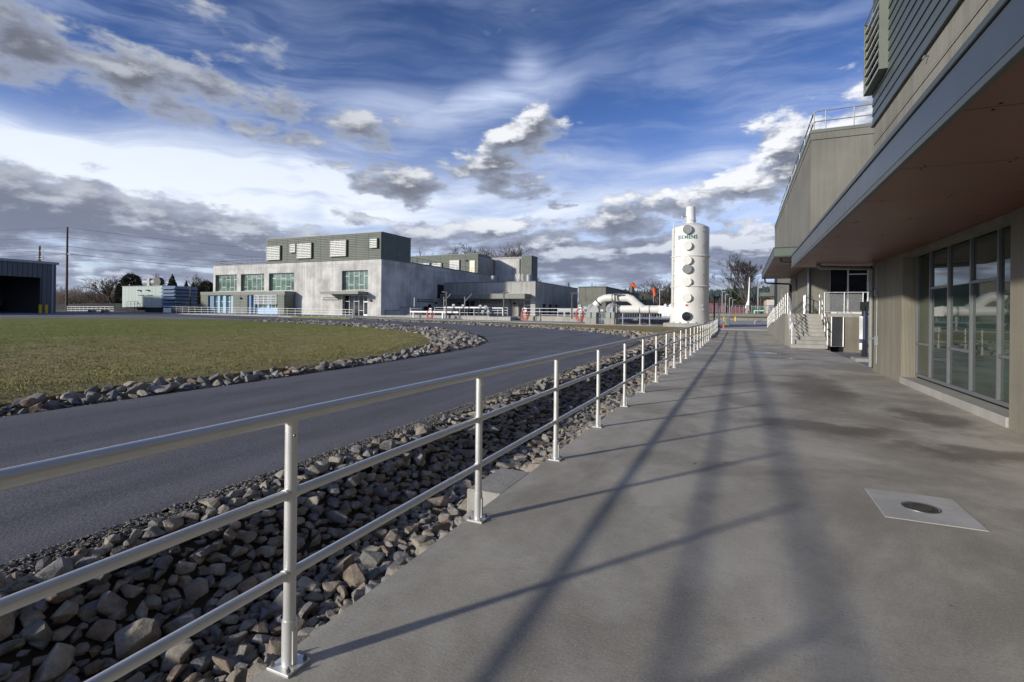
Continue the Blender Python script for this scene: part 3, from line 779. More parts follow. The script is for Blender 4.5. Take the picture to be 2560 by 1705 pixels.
for i in range(8):
    z = 7.95 + i * .245
    obj('slat', cm('near_slat', lambda mb: mb.add([(-.0, 0, 0), (0, 1.74, 0), (.13, 1.74, .17), (.13, 0, .17), (0, 0, .02), (0, 1.74, .02), (.13, 1.74, .19), (.13, 0, .19)], [(0, 1, 2, 3), (7, 6, 5, 4), (4, 5, 1, 0), (3, 2, 6, 7), (0, 3, 7, 4), (5, 6, 2, 1)]), m_louvre), None, lv, (wx - .23, 15.84, z))
obj('louvre_back', MB().box(wx - .06, wx - .03, 15.83, 17.59, 7.9, 9.9), m_dark, lv)
obj('overflow_spout', MB().tube([(wx, 12.83, 6.80), (wx - .07, 12.83, 6.80), (wx - .10, 12.83, 6.74)], .016, 8), m_bolt, nb)
# canopy
obj('canopy_slab', MB().box(1.43, 3.402, -9, 17.76, 3.022, 3.40), m_soffit_dark, nb)
jy = [-9, -6.62, -5.01, -3.4, -1.79, -.18, 1.43, 3.04, 4.65, 6.26, 7.87, 9.48, 11.09, 12.7, 14.31, 15.92, 17.76]
for a, b in zip(jy, jy[1:]):
    obj('soffit_panel', MB().box(1.435, 3.395, a + .005, b - .005, 2.995, 3.02), m_soffit, nb, bevel=.002)
def fst(mb):
    for x in (1.62, 2.3, 3.1):
        for y in (.06, -.06): mb.cyl((x, y, 2.9905), (x, y, 2.9948), .011, n=8)
for a in jy[5:-1]: obj('fasteners', cm('fasteners', fst, m_soffit_dark), None, nb, (0, a, 0))
fy = [-9, -6.4, -3.35, -.3, 2.8, 5.88, 8.96, 12.03, 15.1, 17.78]
for a, b in zip(fy, fy[1:]):
    obj('fascia_panel', MB().box(1.392, 1.428, a + .004, b - .004, 3.055, 3.335), m_fascia, nb, bevel=.004)
obj('end_fascia', MB().box(1.392, 6.5, 17.765, 17.80, 3.055, 3.335), m_fascia, nb)
obj('drip_trim', MB().box(1.385, 1.434, -9, 17.81, 2.985, 3.045).box(1.434, 3.39, 17.762, 17.81, 2.985, 3.045), m_coping, nb, bevel=.004)
obj('coping', MB().box(1.375, 1.50, -9, 17.82, 3.342, 3.402).box(1.5, 6.5, 17.70, 17.82, 3.342, 3.402), m_coping, nb, bevel=.006)
# window
def near_window():
    f = MB(); xf = 3.655; y0_, y1_, z0, z1 = 9.305, 14.525, .145, 2.995
    V = [y0_, 10.40, 11.46, 12.52, 13.57, y1_]
    f.box(xf, xf + .09, y0_, y1_, z0 + .035, z0 + .10).box(xf, xf + .09, y0_, y1_, z1 - .065, z1)
    f.box(xf, xf + .09, y0_, y0_ + .05, z0 + .10, z1 - .065).box(xf, xf + .09, y1_ - .05, y1_, z0 + .10, z1 - .065)
    for y in V[1:-1]: f.box(xf - .004, xf + .086, y - .028, y + .028, z0 + .10, z1 - .065)
    T = [.93, 2.14, .93, 2.14, .93]
    for i in range(5):
        a = V[i] + (.05 if i == 0 else .028); b = V[i + 1] - (.05 if i == 4 else .028)
        f.box(xf, xf + .085, a, b, T[i] - .026, T[i] + .026)
    w = obj('window', f, m_frame, nb, bevel=.003)
    for i in range(5):
        for (za, zb) in ((z0 + .08, T[i] - .01), (T[i] + .01, z1 - .05)):
            obj('pane', MB().box(xf + .035, xf + .045, V[i] + .01, V[i + 1] - .01, za, zb), m_glnear, w)
    obj('head', MB().box(xf - .25, xf - .01, y0_, y1_, 2.90, 2.994), m_wallnear, nb)
near_window()
pipe = [(1.97, 16.7, 2.99), (1.97, 16.7, 2.955), (2.03, 16.73, 2.90), (3.24, 17.26, 2.89), (3.335, 17.3, 2.86), (3.34, 17.3, 2.76), (3.34, 17.3, .12)]
obj('downpipe', MB().tube(pipe, .05, 16), m_pipegrey, nb, smooth=True)
obj('pipe_bracket', MB().box(3.28, 3.40, 17.235, 17.245, .9, .94).box(3.28, 3.4, 17.235, 17.245, 2.2, 2.24), m_galv, nb)
obj('conduit', MB().tube([(3.385, 16.85, .25), (3.385, 16.85, 2.96)], .013, 8).box(3.33, 3.40, 16.80, 16.90, .75, 1.0).box(3.33, 3.4, 16.80, 16.9, 2.1, 2.25), m_galv, nb)

# ------------------------------------------------------------------ tall concrete block behind
tb = thing('tall_building', 'tall plain concrete block with roof railing behind the dark sided building', 'building', (3.4, 33, 0))
fyy = 32.26
obj('wall', MB().wall('x', 3.4, 3.8, fyy, 65.2, 0, 11.15, [(38.9, 40.2, 2.1, 4.2), (45.8, 47.2, 2.1, 4.2), (53, 54.4, 2.1, 4.2)]), m_walltall, tb)
obj('front_wall', MB().wall('y', fyy, fyy + .4, 3.802, 16, 0, 11.15, [(4.35, 9, 1.70, 4.34), (6.05, 8.6, 8.4, 9.62)]), m_walltall, tb)
obj('parapet', MB().box(3.38, 3.82, fyy - .02, 65.2, 11.18, 11.55).box(3.82, 16, fyy - .02, fyy + .42, 11.18, 11.55), m_walltall, tb)
obj('reveal', MB().box(3.42, 3.78, fyy + .02, 65.1, 11.15, 11.18).box(3.8, 16, fyy + .03, fyy + .38, 11.15, 11.18), m_dark, tb)
obj('coping', MB().box(3.34, 3.86, fyy - .06, 65.25, 11.55, 11.72).box(3.86, 16, fyy - .06, fyy + .46, 11.55, 11.72), m_siding, tb)
obj('back_wall', MB().box(3.82, 16, 64.8, 65.2, 0, 11.55).box(15.6, 16, 32.8, 64.7, 0, 11.55), m_walltall, tb)
obj('roof', MB().box(3.9, 15.5, 32.8, 64.7, 11.0, 11.1), m_coping, tb)
rr = MB()
for x in (3.55, 4.1, 5.4, 6.8, 8.2, 9.6): rr.cyl((x, fyy + .1, 11.6), (x, fyy + .1, 12.75), .03, n=8)
for y in (34, 37, 40, 43, 46, 49, 52, 55, 58, 61): rr.cyl((3.55, y, 11.6), (3.55, y, 12.75), .03, n=8)
for z in (12.2, 12.75): rr.tube([(9.6, fyy + .1, z), (3.7, fyy + .1, z), (3.55, fyy + .25, z), (3.55, 61, z)], .028, 8)
obj('roof_railing', rr, m_galv, tb)
for (a, b) in ((38.9, 40.2), (45.8, 47.2), (53, 54.4)):
    w = obj('window', MB().box(3.62, 3.68, a, a + .05, 2.1, 4.2).box(3.62, 3.68, b - .05, b, 2.1, 4.2), m_frame, tb)
    obj('pane', MB().box(3.66, 3.67, a + .01, b - .01, 2.1, 4.2), m_gldark, w)
w = obj('window', MB().box(4.35, 9, fyy + .12, fyy + .2, 1.70, 1.78).box(4.35, 9, fyy + .12, fyy + .2, 4.28, 4.34).box(4.35, 4.40, fyy + .12, fyy + .2, 1.78, 4.28)
        .box(5.17, 5.24, fyy + .11, fyy + .2, 1.78, 4.28).box(6.06, 6.13, fyy + .11, fyy + .2, 1.78, 4.28).box(5.24, 6.06, fyy + .12, fyy + .19, 3.78, 3.84).box(7, 7.07, fyy + .11, fyy + .2, 1.78, 4.28), m_framew, tb)
for a, b in ((4.38, 5.19), (5.22, 6.08), (6.11, 7.03), (7.05, 9)): obj('pane', MB().box(a, b, fyy + .16, fyy + .17, 1.72, 4.3), m_gldark, w)
lv = obj('louvre', MB().box(6.05, 8.6, fyy - .03, fyy + .05, 9.55, 9.62).box(6.05, 6.12, fyy - .03, fyy + .05, 8.4, 9.55).box(6.05, 8.6, fyy + .3, fyy + .35, 8.4, 9.6), m_siding, tb)
for i in range(4): obj('slat', MB().hexa([(6.13, fyy, 8.45 + i * .27), (8.6, fyy, 8.45 + i * .27), (8.6, fyy + .2, 8.62 + i * .27), (6.13, fyy + .2, 8.62 + i * .27)], [(6.13, fyy, 8.50 + i * .27), (8.6, fyy, 8.50 + i * .27), (8.6, fyy + .2, 8.67 + i * .27), (6.13, fyy + .2, 8.67 + i * .27)]), m_louvre, lv)
# its canopy over the landing
obj('canopy_slab', MB().box(1.45, 3.39, 27.15, 43.15, 4.36, 4.72).box(3.39, 8, 27.15, fyy - .01, 4.36, 4.72), m_soffit_dark, tb)
for k in range(9):
    a = 27.12 + k * 1.785
    obj('soffit_panel', MB().box(1.44, 3.385, a + .006, a + 1.779, 4.33, 4.355), m_soffit, tb)
for k in range(3): obj('soffit_panel', MB().box(3.40, 8, 27.13 + k * 1.70, 27.12 + k * 1.70 + 1.69, 4.33, 4.355), m_soffit, tb)
for k in range(5): obj('fascia_panel', MB().box(1.39, 1.44, 27.08 + k * 3.22, 27.075 + (k + 1) * 3.22 - .01, 4.32, 4.72), m_fascia, tb)
obj('end_fascia', MB().box(1.39, 8, 27.05, 27.10, 4.36, 4.72), m_fascia_g, tb)
obj('coping', MB().box(1.37, 8, 27.02, 27.12, 4.722, 4.76).box(1.37, 1.46, 27.12, 43.2, 4.722, 4.76), m_coping, tb)
obj('drip_trim', MB().box(1.38, 8, 27.03, 27.12, 4.30, 4.355).box(1.38, 1.43, 27.12, 43.2, 4.28, 4.318), m_coping, tb)
obj('downpipe', MB().tube([(1.75, 28.4, 4.33), (1.75, 28.4, 4.2), (1.85, 28.4, 4.13), (6, 28.4, 4.10)], .06, 12), m_galv, tb, smooth=True)
obj('downpipe', MB().tube([(3.34, 32.15, 4.32), (3.34, 32.15, 1.66)], .06, 12), m_galv, tb, smooth=True)
obj('downpipe', MB().tube([(1.6, 43.0, 4.33), (1.62, 43.0, 4.08), (1.75, 43.0, 4.0), (3.2, 43.05, 3.92), (3.33, 43.1, 3.8), (3.33, 43.1, .5)], .06, 12), m_black, tb, smooth=True)
# small canopy at its far end
obj('far_canopy', MB().box(2.05, 5.5, 66.3, 71, 3.86, 4.25), m_fascia_g, tb)
obj('far_soffit', MB().box(2.1, 5.5, 66.35, 71, 3.81, 3.855), m_soffit, tb)
obj('far_downpipe', MB().tube([(2.1, 66.5, 3.81), (2.15, 66.5, 3.6), (2.3, 66.5, 3.55), (3.4, 66.5, 3.5)], .06, 8), m_black, tb)

# ------------------------------------------------------------------ stairs, landing and ramp
st_ = thing('entrance_stairs', 'concrete stairs with aluminium railings climbing to the landing under the second canopy', 'stairs', (3, 28.1, 0))
RS = .184
for i in range(9):
    obj('step', MB().box(2.2, 3.74, 28.1 + i * .28, 28.1 + (i + 1) * .28 + (.02 if i < 8 else 0), 0 if i == 0 else i * RS - .0, (i + 1) * RS).box(2.19, 3.75, 28.09 + i * .28, 28.13 + i * .28, (i + 1) * RS - .035, (i + 1) * RS + .004), m_pad, st_, bevel=.008)
obj('stair_base', MB().prism([(2.21, 28.2, -.1), (2.21, 30.6, -.1), (2.21, 30.6, 1.6)], (1.52, 0, 0)), m_pad, st_)
obj('landing', MB().box(3.76, 8.0, 28.3, fyy - .002, 1.50, 1.66).box(2.32, 3.76, 30.64, fyy - .002, 1.50, 1.66), m_pad, st_)
obj('landing_wall', MB().wall('y', 28.32, 28.52, 3.76, 8.0, -.3, 1.498, [(3.88, 4.42, -.3, 1.498)]), m_wallnear, st_)
obj('void_shade_sheet', MB().box(3.8, 4.5, 28.9, 28.95, -.3, 1.49), m_dark, st_)  # near-black sheet standing in for the shade beneath the landing
rwz = lambda y: 1.66 if y < 32 else (lerp(1.66, 1.08, (y - 32) / 8.7) if y < 40.7 else (1.08 if y < 43.3 else lerp(1.08, .38, (y - 43.3) / 8.7)))
yr = [30.5, 32, 34, 36, 38, 40.7, 43.3, 45, 47, 49, 52]
rw = MB(); rf = MB()
for a, b in zip(yr, yr[1:]):
    rw.hexa([(2.1, a, -.2), (2.3, a, -.2), (2.3, b, -.2), (2.1, b, -.2)], [(2.1, a, rwz(a)), (2.3, a, rwz(a)), (2.3, b, rwz(b)), (2.1, b, rwz(b))])
    if a >= 32: rf.hexa([(2.3, a, -.2), (3.4, a, -.2), (3.4, b, -.2), (2.3, b, -.2)], [(2.3, a, rwz(a) - .02), (3.4, a, rwz(a) - .02), (3.4, b, rwz(b) - .02), (2.3, b, rwz(b) - .02)])
obj('ramp_wall', rw, m_wallup, st_); obj('ramp_floor', rf, m_pad, st_)
def railing(parent, pts, heights, step_, r=.024, mat=m_alu, posth=None, n=8, brackets=False):
    """pts: polyline of floor points; posts at every step"""
    P_ = [Vector(p) for p in pts]; L = [0]
    for a, b in zip(P_, P_[1:]): L.append(L[-1] + (b - a).length)
    def at(s_):
        for i in range(len(L) - 1):
            if s_ <= L[i + 1] + 1e-6: return P_[i].lerp(P_[i + 1], (s_ - L[i]) / (L[i + 1] - L[i]))
        return P_[-1]
    k = max(1, round(L[-1] / step_))
    for i in range(k + 1):
        p = at(L[-1] * i / k)
        obj('post', cm('rp_%s_%.2f_%.3f_%d' % (mat.name, heights[0], r, n), lambda mb: mb.cyl((0, 0, 0), (0, 0, heights[0]), r, n=n), mat, smooth=True), None, parent, tuple(p))
    for h in heights: obj('rail', MB().tube([p + Vector((0, 0, h)) for p in P_], r, n), mat, parent, smooth=True)
railing(st_, [(2.2, y, rwz(y)) for y in (30.1, 32, 40.7, 43.3, 52.2)], (1.06, .70, .36), 1.62)
railing(st_, [(2.25, 28.12, .18), (2.25, 30.2, 1.6)], (1.02, .70, .38), 1.1)
railing(st_, [(3.72, 28.12, .18), (3.72, 30.2, 1.6), (3.72, 30.9, 1.66)], (1.02, .70, .38), .95)
for x in (2.33, 3.63):
    obj('handrail', MB().tube([(x, 27.85, .92), (x, 28.12, 1.02), (x, 30.3, 2.50), (x, 30.6, 2.52)], .019, 8), m_alu, st_, smooth=True)
railing(st_, [(3.1, 31.9, 1.66), (3.1, 31.2, 1.66)], (1.0, .2), .35)
obj('handrail', MB().tube([(3.33, 31.9, 2.7), (3.33, 40.7, 2.0), (3.33, 43, 2.0)], .02, 6).tube([(3.33, 31.9, 2.55), (3.33, 40.7, 1.85), (3.33, 43, 1.85)], .02, 6), m_frame, st_)
# mesh guard
gd = MB()
for x in (3.62, 4.42, 5.16, 5.35, 6.3, 7.2): gd.cyl((x, 28.36, 1.66), (x, 28.36, 2.67), .024, n=10)
gd.tube([(3.62, 28.36, 2.67), (7.2, 28.36, 2.67)], .024, 10).tube([(3.62, 28.36, 1.76), (7.2, 28.36, 1.76)], .02, 8)
obj('guard_frame', gd, m_alu, st_, smooth=True)
def meshgrid(x0, x1, z0, z1, y, s_, w):
    mb = MB(); n = int((x1 - x0 + z1 - z0) / s_)
    for i in range(n):
        c = i * s_
        for sgn in (1, -1):
            a = (x0 + c, z0) if c < x1 - x0 else (x1, z0 + c - (x1 - x0))
            b = (x0, z0 + c) if c < z1 - z0 else (x0 + c - (z1 - z0), z1)
            if sgn < 0: a, b = (x0 + x1 - a[0], a[1]), (x0 + x1 - b[0], b[1])
            mb.add([(a[0] - w, y, a[1]), (a[0] + w, y + .003, a[1]), (b[0] + w, y + .003, b[1]), (b[0] - w, y, b[1])], [(0, 1, 2, 3)])
    return mb
for a, b in ((3.68, 4.38), (4.46, 5.12), (5.4, 6.26), (6.34, 7.16)):
    obj('mesh_infill', meshgrid(a, b, 1.79, 2.60, 28.36, .055, .008), m_alu, st_)
gt = obj('gate', MB().tube([(3.90, 28.27, .12), (4.38, 28.27, .12), (4.38, 28.27, 1.52), (3.90, 28.27, 1.52)], .022, 8, closed=True), m_alu, st_, smooth=True)
obj('mesh_infill', meshgrid(3.92, 4.36, .14, 1.5, 28.28, .05, .006), m_frame, gt)
obj('kerb_block', MB().box(3.9, 5.6, 22.6, 23.6, -.3, -.02), m_pad, st_, bevel=.01)

# panel post by the wall
tp = thing('information_post', 'slim dark blue post with white notice strips standing by the corner downpipe', 'post', (4.62, 25.0, -.12))
obj('column', MB().box(4.52, 4.72, 24.96, 25.10, -.14, 1.95), m_sign, tp, bevel=.006)
obj('head_box', MB().box(4.44, 4.60, 24.90, 25.02, 1.78, 2.14).box(4.64, 4.80, 24.92, 25.06, 1.86, 2.16), m_black, tp, bevel=.006)
obj('notice_strip', MB().box(4.42, 4.54, 24.945, 24.955, .62, 1.55), m_letter, tp)
obj('notice_panel', MB().box(4.42, 4.52, 24.945, 24.955, .18, .46), m_letter, tp)
obj('blue_panel', MB().box(4.44, 4.54, 24.94, 24.955, .47, .61).box(4.56, 4.62, 24.94, 24.955, .6, 1.9), M('blue panel', (.06, .085, .17), .5), tp)
pr = MB()
for i in range(13): pr.box(4.43, 4.53, 24.938, 24.944, 1.02 + i * .038, 1.03 + i * .038)
obj('print_lines', pr, M('grey print', (.3, .3, .33), .6), tp)
obj('bracket', MB().box(4.7, 5.0, 25.0, 25.05, .28, .4).box(4.7, 5.0, 25.0, 25.05, 1.6, 1.7), m_bolt, tp)

# ------------------------------------------------------------------ lettering
def text_mesh(txt, size, mat, depth=.01, bold=0., spacing=1.0, width=None):
    cu = bpy.data.curves.new('lettering', 'FONT'); cu.body = txt; cu.size = size; cu.extrude = depth; cu.offset = bold; cu.space_character = spacing
    cu.align_x = 'CENTER'; cu.align_y = 'CENTER'
    o = bpy.data.objects.new('lettering', cu); COL.objects.link(o)
    dg = bpy.context.evaluated_depsgraph_get()
    me = bpy.data.meshes.new_from_object(o.evaluated_get(dg)); bpy.data.objects.remove(o); bpy.data.curves.remove(cu)
    xs = [v.co.x for v in me.vertices]; w = max(xs) - min(xs)
    if width:
        for v in me.vertices: v.co.x *= width / w
    me.materials.clear(); me.materials.append(mat); return me

# ------------------------------------------------------------------ odour scrubber tower
TX, TY, TR = -4.50, 51.6, 1.70
tk = thing('scrubber_tower', 'tall white fibreglass scrubber tower lettered SIEMENS with round covers down its front', 'tower', (TX, TY, .38))
obj('plinth', MB().box(TX - 2.15, TX + 2.15, TY - 2.15, TY + 2.15, .1, .80), m_pad, tk, bevel=.03)
tcn = (TX, TY, 0)
obj('shell', MB().lathe([(TR + .12, .80), (TR + .10, 1.0), (TR + .02, 1.9), (TR, 2.4), (TR, 9.72), (TR - .04, 9.84), (TR - .45, 10.08), (.9, 10.22), (.5, 10.27)], tcn, 64), m_frp, tk, smooth=True)
for z in (4.25, 7.08):
    obj('flange', MB().lathe([(TR, z - .09), (TR + .10, z - .06), (TR + .10, z + .02), (TR + .03, z + .09), (TR, z + .10)], tcn, 64), m_frp, tk, smooth=True)
obj('stack', MB().lathe([(.50, 10.2), (.53, 10.28), (.46, 10.30), (.46, 10.52), (.53, 10.53), (.53, 10.58), (.47, 10.60), (.44, 11.0), (.415, 11.86), (.375, 11.87), (.375, 11.5)], tcn, 40), m_frp, tk, smooth=True)
def ncap(mb): mb.cyl((0, 0, 0), (0, -.34, 0), .33, n=32)
def wcap(mb): mb.cyl((0, -.34, 0), (0, -.40, 0), .40, n=32)
ang0 = -PI / 2
for z, kind in ((9.45, 'g'), (7.95, 'w'), (6.60, 'w'), (5.80, 'g'), (4.62, 'w'), (3.15, 'w'), (1.42, 'd')):
    base = (TX - .10, TY - TR + .16, z)
    nz_ = obj('manway', cm('manway', ncap, m_frp, smooth=True), None, tk, base)
    mt = {'g': m_cap, 'w': m_frp, 'd': m_gldark}[kind]
    obj('cover', cm('cover_' + kind, wcap, mt, smooth=True), None, nz_, base)
    if kind != 'w': obj('cover_rim', MB().tube([(TX - .10 + .40 * math.cos(a * PI / 16), base[1] - .37, z + .40 * math.sin(a * PI / 16)) for a in range(32)], .03, 6, closed=True), m_galv, nz_)
tm = text_mesh('SIEMENS', .46, m_teal, .012, .012, 1.16, 1.78)
for v in tm.vertices:
    a = -PI / 2 + (v.co.x - .12) / (TR + .02); rr_ = TR + .012 + v.co.z
    x_, z_ = rr_ * math.cos(a), v.co.y * 1.05; v.co = (TX + x_, TY + rr_ * math.sin(a), 8.77 + z_)
obj('lettering', tm, None, tk)
vent = MB()
va = rad(-90 - 52)
vx, vy = TX + (TR + .10) * math.cos(va), TY + (TR + .10) * math.sin(va)
vent.tube([(vx, vy, 2.25), (vx, vy, 10.36), (TX - .72, TY - .75, 10.36), (TX - .72, TY - .75, 10.95), (TX - .3, TY - .3, 10.90)], .028, 6)
for z in (2.6, 4.0, 5.3, 6.7, 8.0, 9.4): vent.cyl((vx, vy, z), (vx + .10, vy + .10, z), .05, n=6)
obj('vent_pipe', vent, m_bolt, tk)
lg = MB()
for z in (4.0, 5.3, 6.6, 8.0, 9.3, 9.75): lg.cyl((TX + 1.18, TY - 1.18, z), (TX + 1.30, TY - 1.32, z), .05, n=8)
obj('lugs', lg, m_galv, tk)
obj('gauge_cluster', MB().box(TX + 1.16, TX + 1.32, TY - 1.36, TY - 1.2, 2.35, 2.55).cyl((TX + 1.24, TY - 1.3, 1.9), (TX + 1.24, TY - 1.3, 2.35), .04).box(TX + 1.2, TX + 1.4, TY - 1.38, TY - 1.25, 2.0, 2.15), m_galv, tk)
obj('warning_plate', MB().box(TX - .22, TX, TY - TR - .045, TY - TR - .03, 2.38, 2.54), m_red, tk)
tl = MB()
for a in range(16): tl.box(TX + math.cos(a * PI / 8) * (TR + .14) - .05, TX + math.cos(a * PI / 8) * (TR + .14) + .05, TY + math.sin(a * PI / 8) * (TR + .14) - .05, TY + math.sin(a * PI / 8) * (TR + .14) + .05, .8, .92)
obj('anchor_lugs', tl, m_galv, tk)

# ------------------------------------------------------------------ ducts and fans
DYY = 51.7
du = thing('air_duct', 'fat white air duct on steel posts arching from the left blower into the white tower', 'duct', (-9, DYY, .46))
DR = .39
obj('main_pipe', MB().cyl((-11.35, DYY, 2.07), (-7.35, DYY, 2.07), DR, n=32), m_frp, du, smooth=True)
arch = [(-13.75, DYY, 2.42), (-13.15, DYY, 2.98), (-12.75, DYY, 3.16), (-12.3, DYY, 3.22), (-10.45, DYY, 3.22), (-10.05, DYY, 3.08), (-9.65, DYY, 2.72), (-8.95, DYY, 2.16)]
obj('arched_pipe', MB().tube(arch, DR, 32), m_frp, du, smooth=True)
obj('transition', MB().hexa([(-7.36, DYY - .40, 1.66), (-7.36, DYY + .40, 1.66), (-5.9, DYY + .55, 1.62), (-5.9, DYY - .55, 1.62)][0:4], [(-7.36, DYY - .40, 2.48), (-7.36, DYY + .40, 2.48), (-5.9, DYY + .55, 2.20), (-5.9, DYY - .55, 2.20)]), m_frp, du, bevel=.02)
for x in (-11.2, -9.2, -7.36, -8.25): obj('clamp_ring', MB().cyl((x - .045, DYY, 2.07), (x + .045, DYY, 2.07), DR + .035, n=32), m_galv if x != -7.36 else m_frp, du, smooth=True)
obj('clamp_ring', MB().cyl((-12.0, DYY, 3.22), (-11.88, DYY, 3.22), DR + .035, n=32), m_galv, du, smooth=True)
obj('flex_joint', MB().cyl((-13.42, DYY, 2.74), (-13.34, DYY, 2.81), DR + .05, n=32), m_black, du, smooth=True)
obj('flex_joint', MB().cyl((-11.82, DYY, 2.07), (-11.74, DYY, 2.07), DR + .05, n=32), m_black, du, smooth=True)
for x, z in ((-11.94, 2.85), (-9.2, 1.7), (-8.25, 1.7), (-10.9, 1.7)):
    obj('support_post', MB().box(x - .05, x + .05, DYY - .05, DYY + .05, .45, z), m_galv, du)
    obj('post_footing', MB().box(x - .22, x + .22, DYY - .22, DYY + .22, .40, .56), m_pad, du)
def blower(name, cx, label):
    b = thing(name, label, 'blower', (cx, DYY, .46), 'blowers beside the tower')
    obj('scroll_housing', MB().lathe([(.0, -.26), (.60, -.26), (.66, -.2), (.66, .2), (.60, .26), (.0, .26)], (0, 0, 0), 28), m_insul, b, (cx + .05, DYY, 2.02), (PI / 2, 0, 0), smooth=True)
    obj('inlet_ring', MB().lathe([(.30, -.34), (.42, -.34), (.44, -.3), (.44, .34), (.30, .34)], (0, 0, 0), 24), m_galv, b, (cx + .28, DYY, 1.95), (PI / 2, 0, 0), smooth=True)
    obj('discharge', MB().hexa([(cx - .45, DYY - .26, 1.9), (cx - .45, DYY + .26, 1.9), (cx + .55, DYY + .26, 2.0), (cx + .55, DYY - .26, 2.0)], [(cx - .1, DYY - .26, 2.55), (cx - .1, DYY + .26, 2.55), (cx + .5, DYY + .26, 2.62), (cx + .5, DYY - .26, 2.62)]), m_insul, b)
    for dx in (-.52, .06):
        bx = obj('motor_box', MB().box(cx + dx, cx + dx + .50, DYY - .62, DYY - .30, 1.14, 1.74), m_greybox, b, bevel=.02)
        obj('lid', MB().box(cx + dx + .02, cx + dx + .48, DYY - .645, DYY - .622, 1.2, 1.7), m_greybox, bx)
        obj('pedestal', MB().box(cx + dx - .05, cx + dx + .52, DYY - .75, DYY + .30, .42, 1.14), m_pad, b, bevel=.02)
    obj('motor', MB().cyl((cx + .6, DYY - .3, 1.4), (cx + .6, DYY + .3, 1.4), .22, n=16), m_galv, b)
    return b
blower('blower', -14.02, 'grey clad blower under the low end of the arched white duct, left of the pair')
blower('blower', -12.0, 'grey clad blower feeding the straight white duct, right of the pair')

# ------------------------------------------------------------------ plant yard: kerb walls, guard rails, pipework
kw = thing('containment_wall', 'low pale concrete kerb wall around the process yard in front of the electrical building', 'wall', (-30, 59, .6))
obj('wall', MB().box(-42.5, -28.2, 59.2, 59.5, .5, 1.2).box(-28.2, -27.9, 55.6, 59.5, .5, 1.22).box(-27.9, -24.6, 57.2, 57.5, .5, 1.05).box(-24.4, -15.0, 57.2, 57.5, .4, 1.25).box(-48.5, -42.5, 60, 60.3, .5, 1.1), m_wallkerb, kw)
obj('dock', MB().box(-31.5, -25.0, 55.4, 57.2, .45, 1.12), m_wallel, kw, label='shaded dock step')
def guard(label, pts, base, heights=(1.07, .72, .38), sp=1.5, r=.026, mat=m_white, group=None):
    t = thing('guard_rail', label, 'railing', (pts[0][0], pts[0][1], base(*pts[0])), group)
    railing(t, [(x, y, base(x, y)) for x, y in pts], heights, sp, r, mat, n=6)
    return t
gz = lambda o: (lambda x, y: g(x, y) + o)
guard('white three-rail guard rail along the pavement in front of the membrane building', [(-89, 55.0), (-78, 54.9), (-66, 54.8), (-54.5, 54.7), (-46.4, 52.6)], gz(.08), sp=1.56, r=.03)
guard('low white guard rail standing left of the green generator enclosure', [(-126, 58.5), (-119, 59), (-112, 59.5)], gz(.0), (1.0, .6, .2), 1.3, .05)
guard('short white guard rail crossing the yard in front of the electrical building entrance', [(-39.5, 61.5), (-35.5, 61.5), (-32, 61.5), (-27.5, 60.0)], lambda x, y: 1.2, sp=1.7, r=.026)
guard('white guard rail on the kerb wall right of the electrical building door', [(-24.3, 57.35), (-15.2, 57.35)], lambda x, y: 1.22, (.95, .55, .18), 2.2, .03)
guard('galvanised guard rail of the low walkway behind the white duct', [(-14, 55.5), (-6.6, 55.5)], lambda x, y: .55, (1.15, .8, .35), 1.6, .03, m_galv)
guard('galvanised guard rail with close balusters behind the duct beside the tower', [(-12.5, 60.5), (-5.5, 60.5)], lambda x, y: .75, (1.15, .2), .28, .02, m_galv)
obj('grating_walkway', MB().box(-14, -6.6, 55.4, 56.6, 1.0, 1.08).box(-14, -6.6, 56.5, 56.6, .5, 1.0), m_galv); tag(bpy.data.objects['grating_walkway'], 'raised galvanised grating walkway running behind the white duct', 'walkway')
def hose(x, y, z, base, label):
    h = thing('hose_reel', label, 'hose rack', (x, y, base), 'coiled hoses on the plant yard racks')
    obj('stand', MB().cyl((x, y + .1, base), (x, y + .1, z + .3), .03, n=8).box(x - .14, x + .2, y, y + .1, z + .35, z + .75), m_white, h)
    obj('box_label', MB().box(x - .04, x + .08, y - .012, y - .002, z + .45, z + .6), m_yellow, h)
    for j in range(4):
        o = j * .05
        obj('hose_loop', MB().tube([(x + (.50 - o * .9) * math.cos(a * PI / 10) + o * .3, y - .02 * j - .03, z + (.72 - o * 1.3) * math.sin(a * PI / 10) - .12 + .06 * j) for a in range(20)], .035, 6, closed=True), m_red, h)
hose(-36.8, 56.2, 1.35, .68, 'coiled red hose on a white stand left of the white elevated pipe')
hose(-23.3, 55.8, 1.45, .6, 'coiled red hose on a white stand below the electrical building corner door')
hose(-16.5, 55.4, 1.55, .55, 'coiled red hose on a stand just left of the grey blowers')
wp = thing('process_pipe', 'white elevated pipe on a single thick leg in front of the membrane building', 'pipe', (-36.4, 58.4, .7))
obj('pipe', MB().cyl((-41.4, 58.4, 1.62), (-33.8, 58.4, 1.60), .13, n=14), m_white, wp, smooth=True)
obj('leg', MB().cyl((-36.2, 58.4, .7), (-36.2, 58.4, 1.6), .15, n=14).cyl((-40.9, 58.4, .7), (-40.9, 58.4, 1.6), .10, n=10), m_white, wp, smooth=True)
vp = thing('valve_manifold', 'pale pipe run with valves and actuators behind the white elevated pipe', 'pipework', (-31, 60.5, 1.2))
mb = MB().cyl((-37.2, 60.4, 2.25), (-30.5, 60.4, 2.25), .13, n=12)
for x in (-37.2, -34.8, -32.6, -30.5): mb.cyl((x, 60.4, 1.1), (x, 60.4, 2.3), .05, n=8)
obj('pipe', mb, m_frp, vp, smooth=True)
mb = MB()
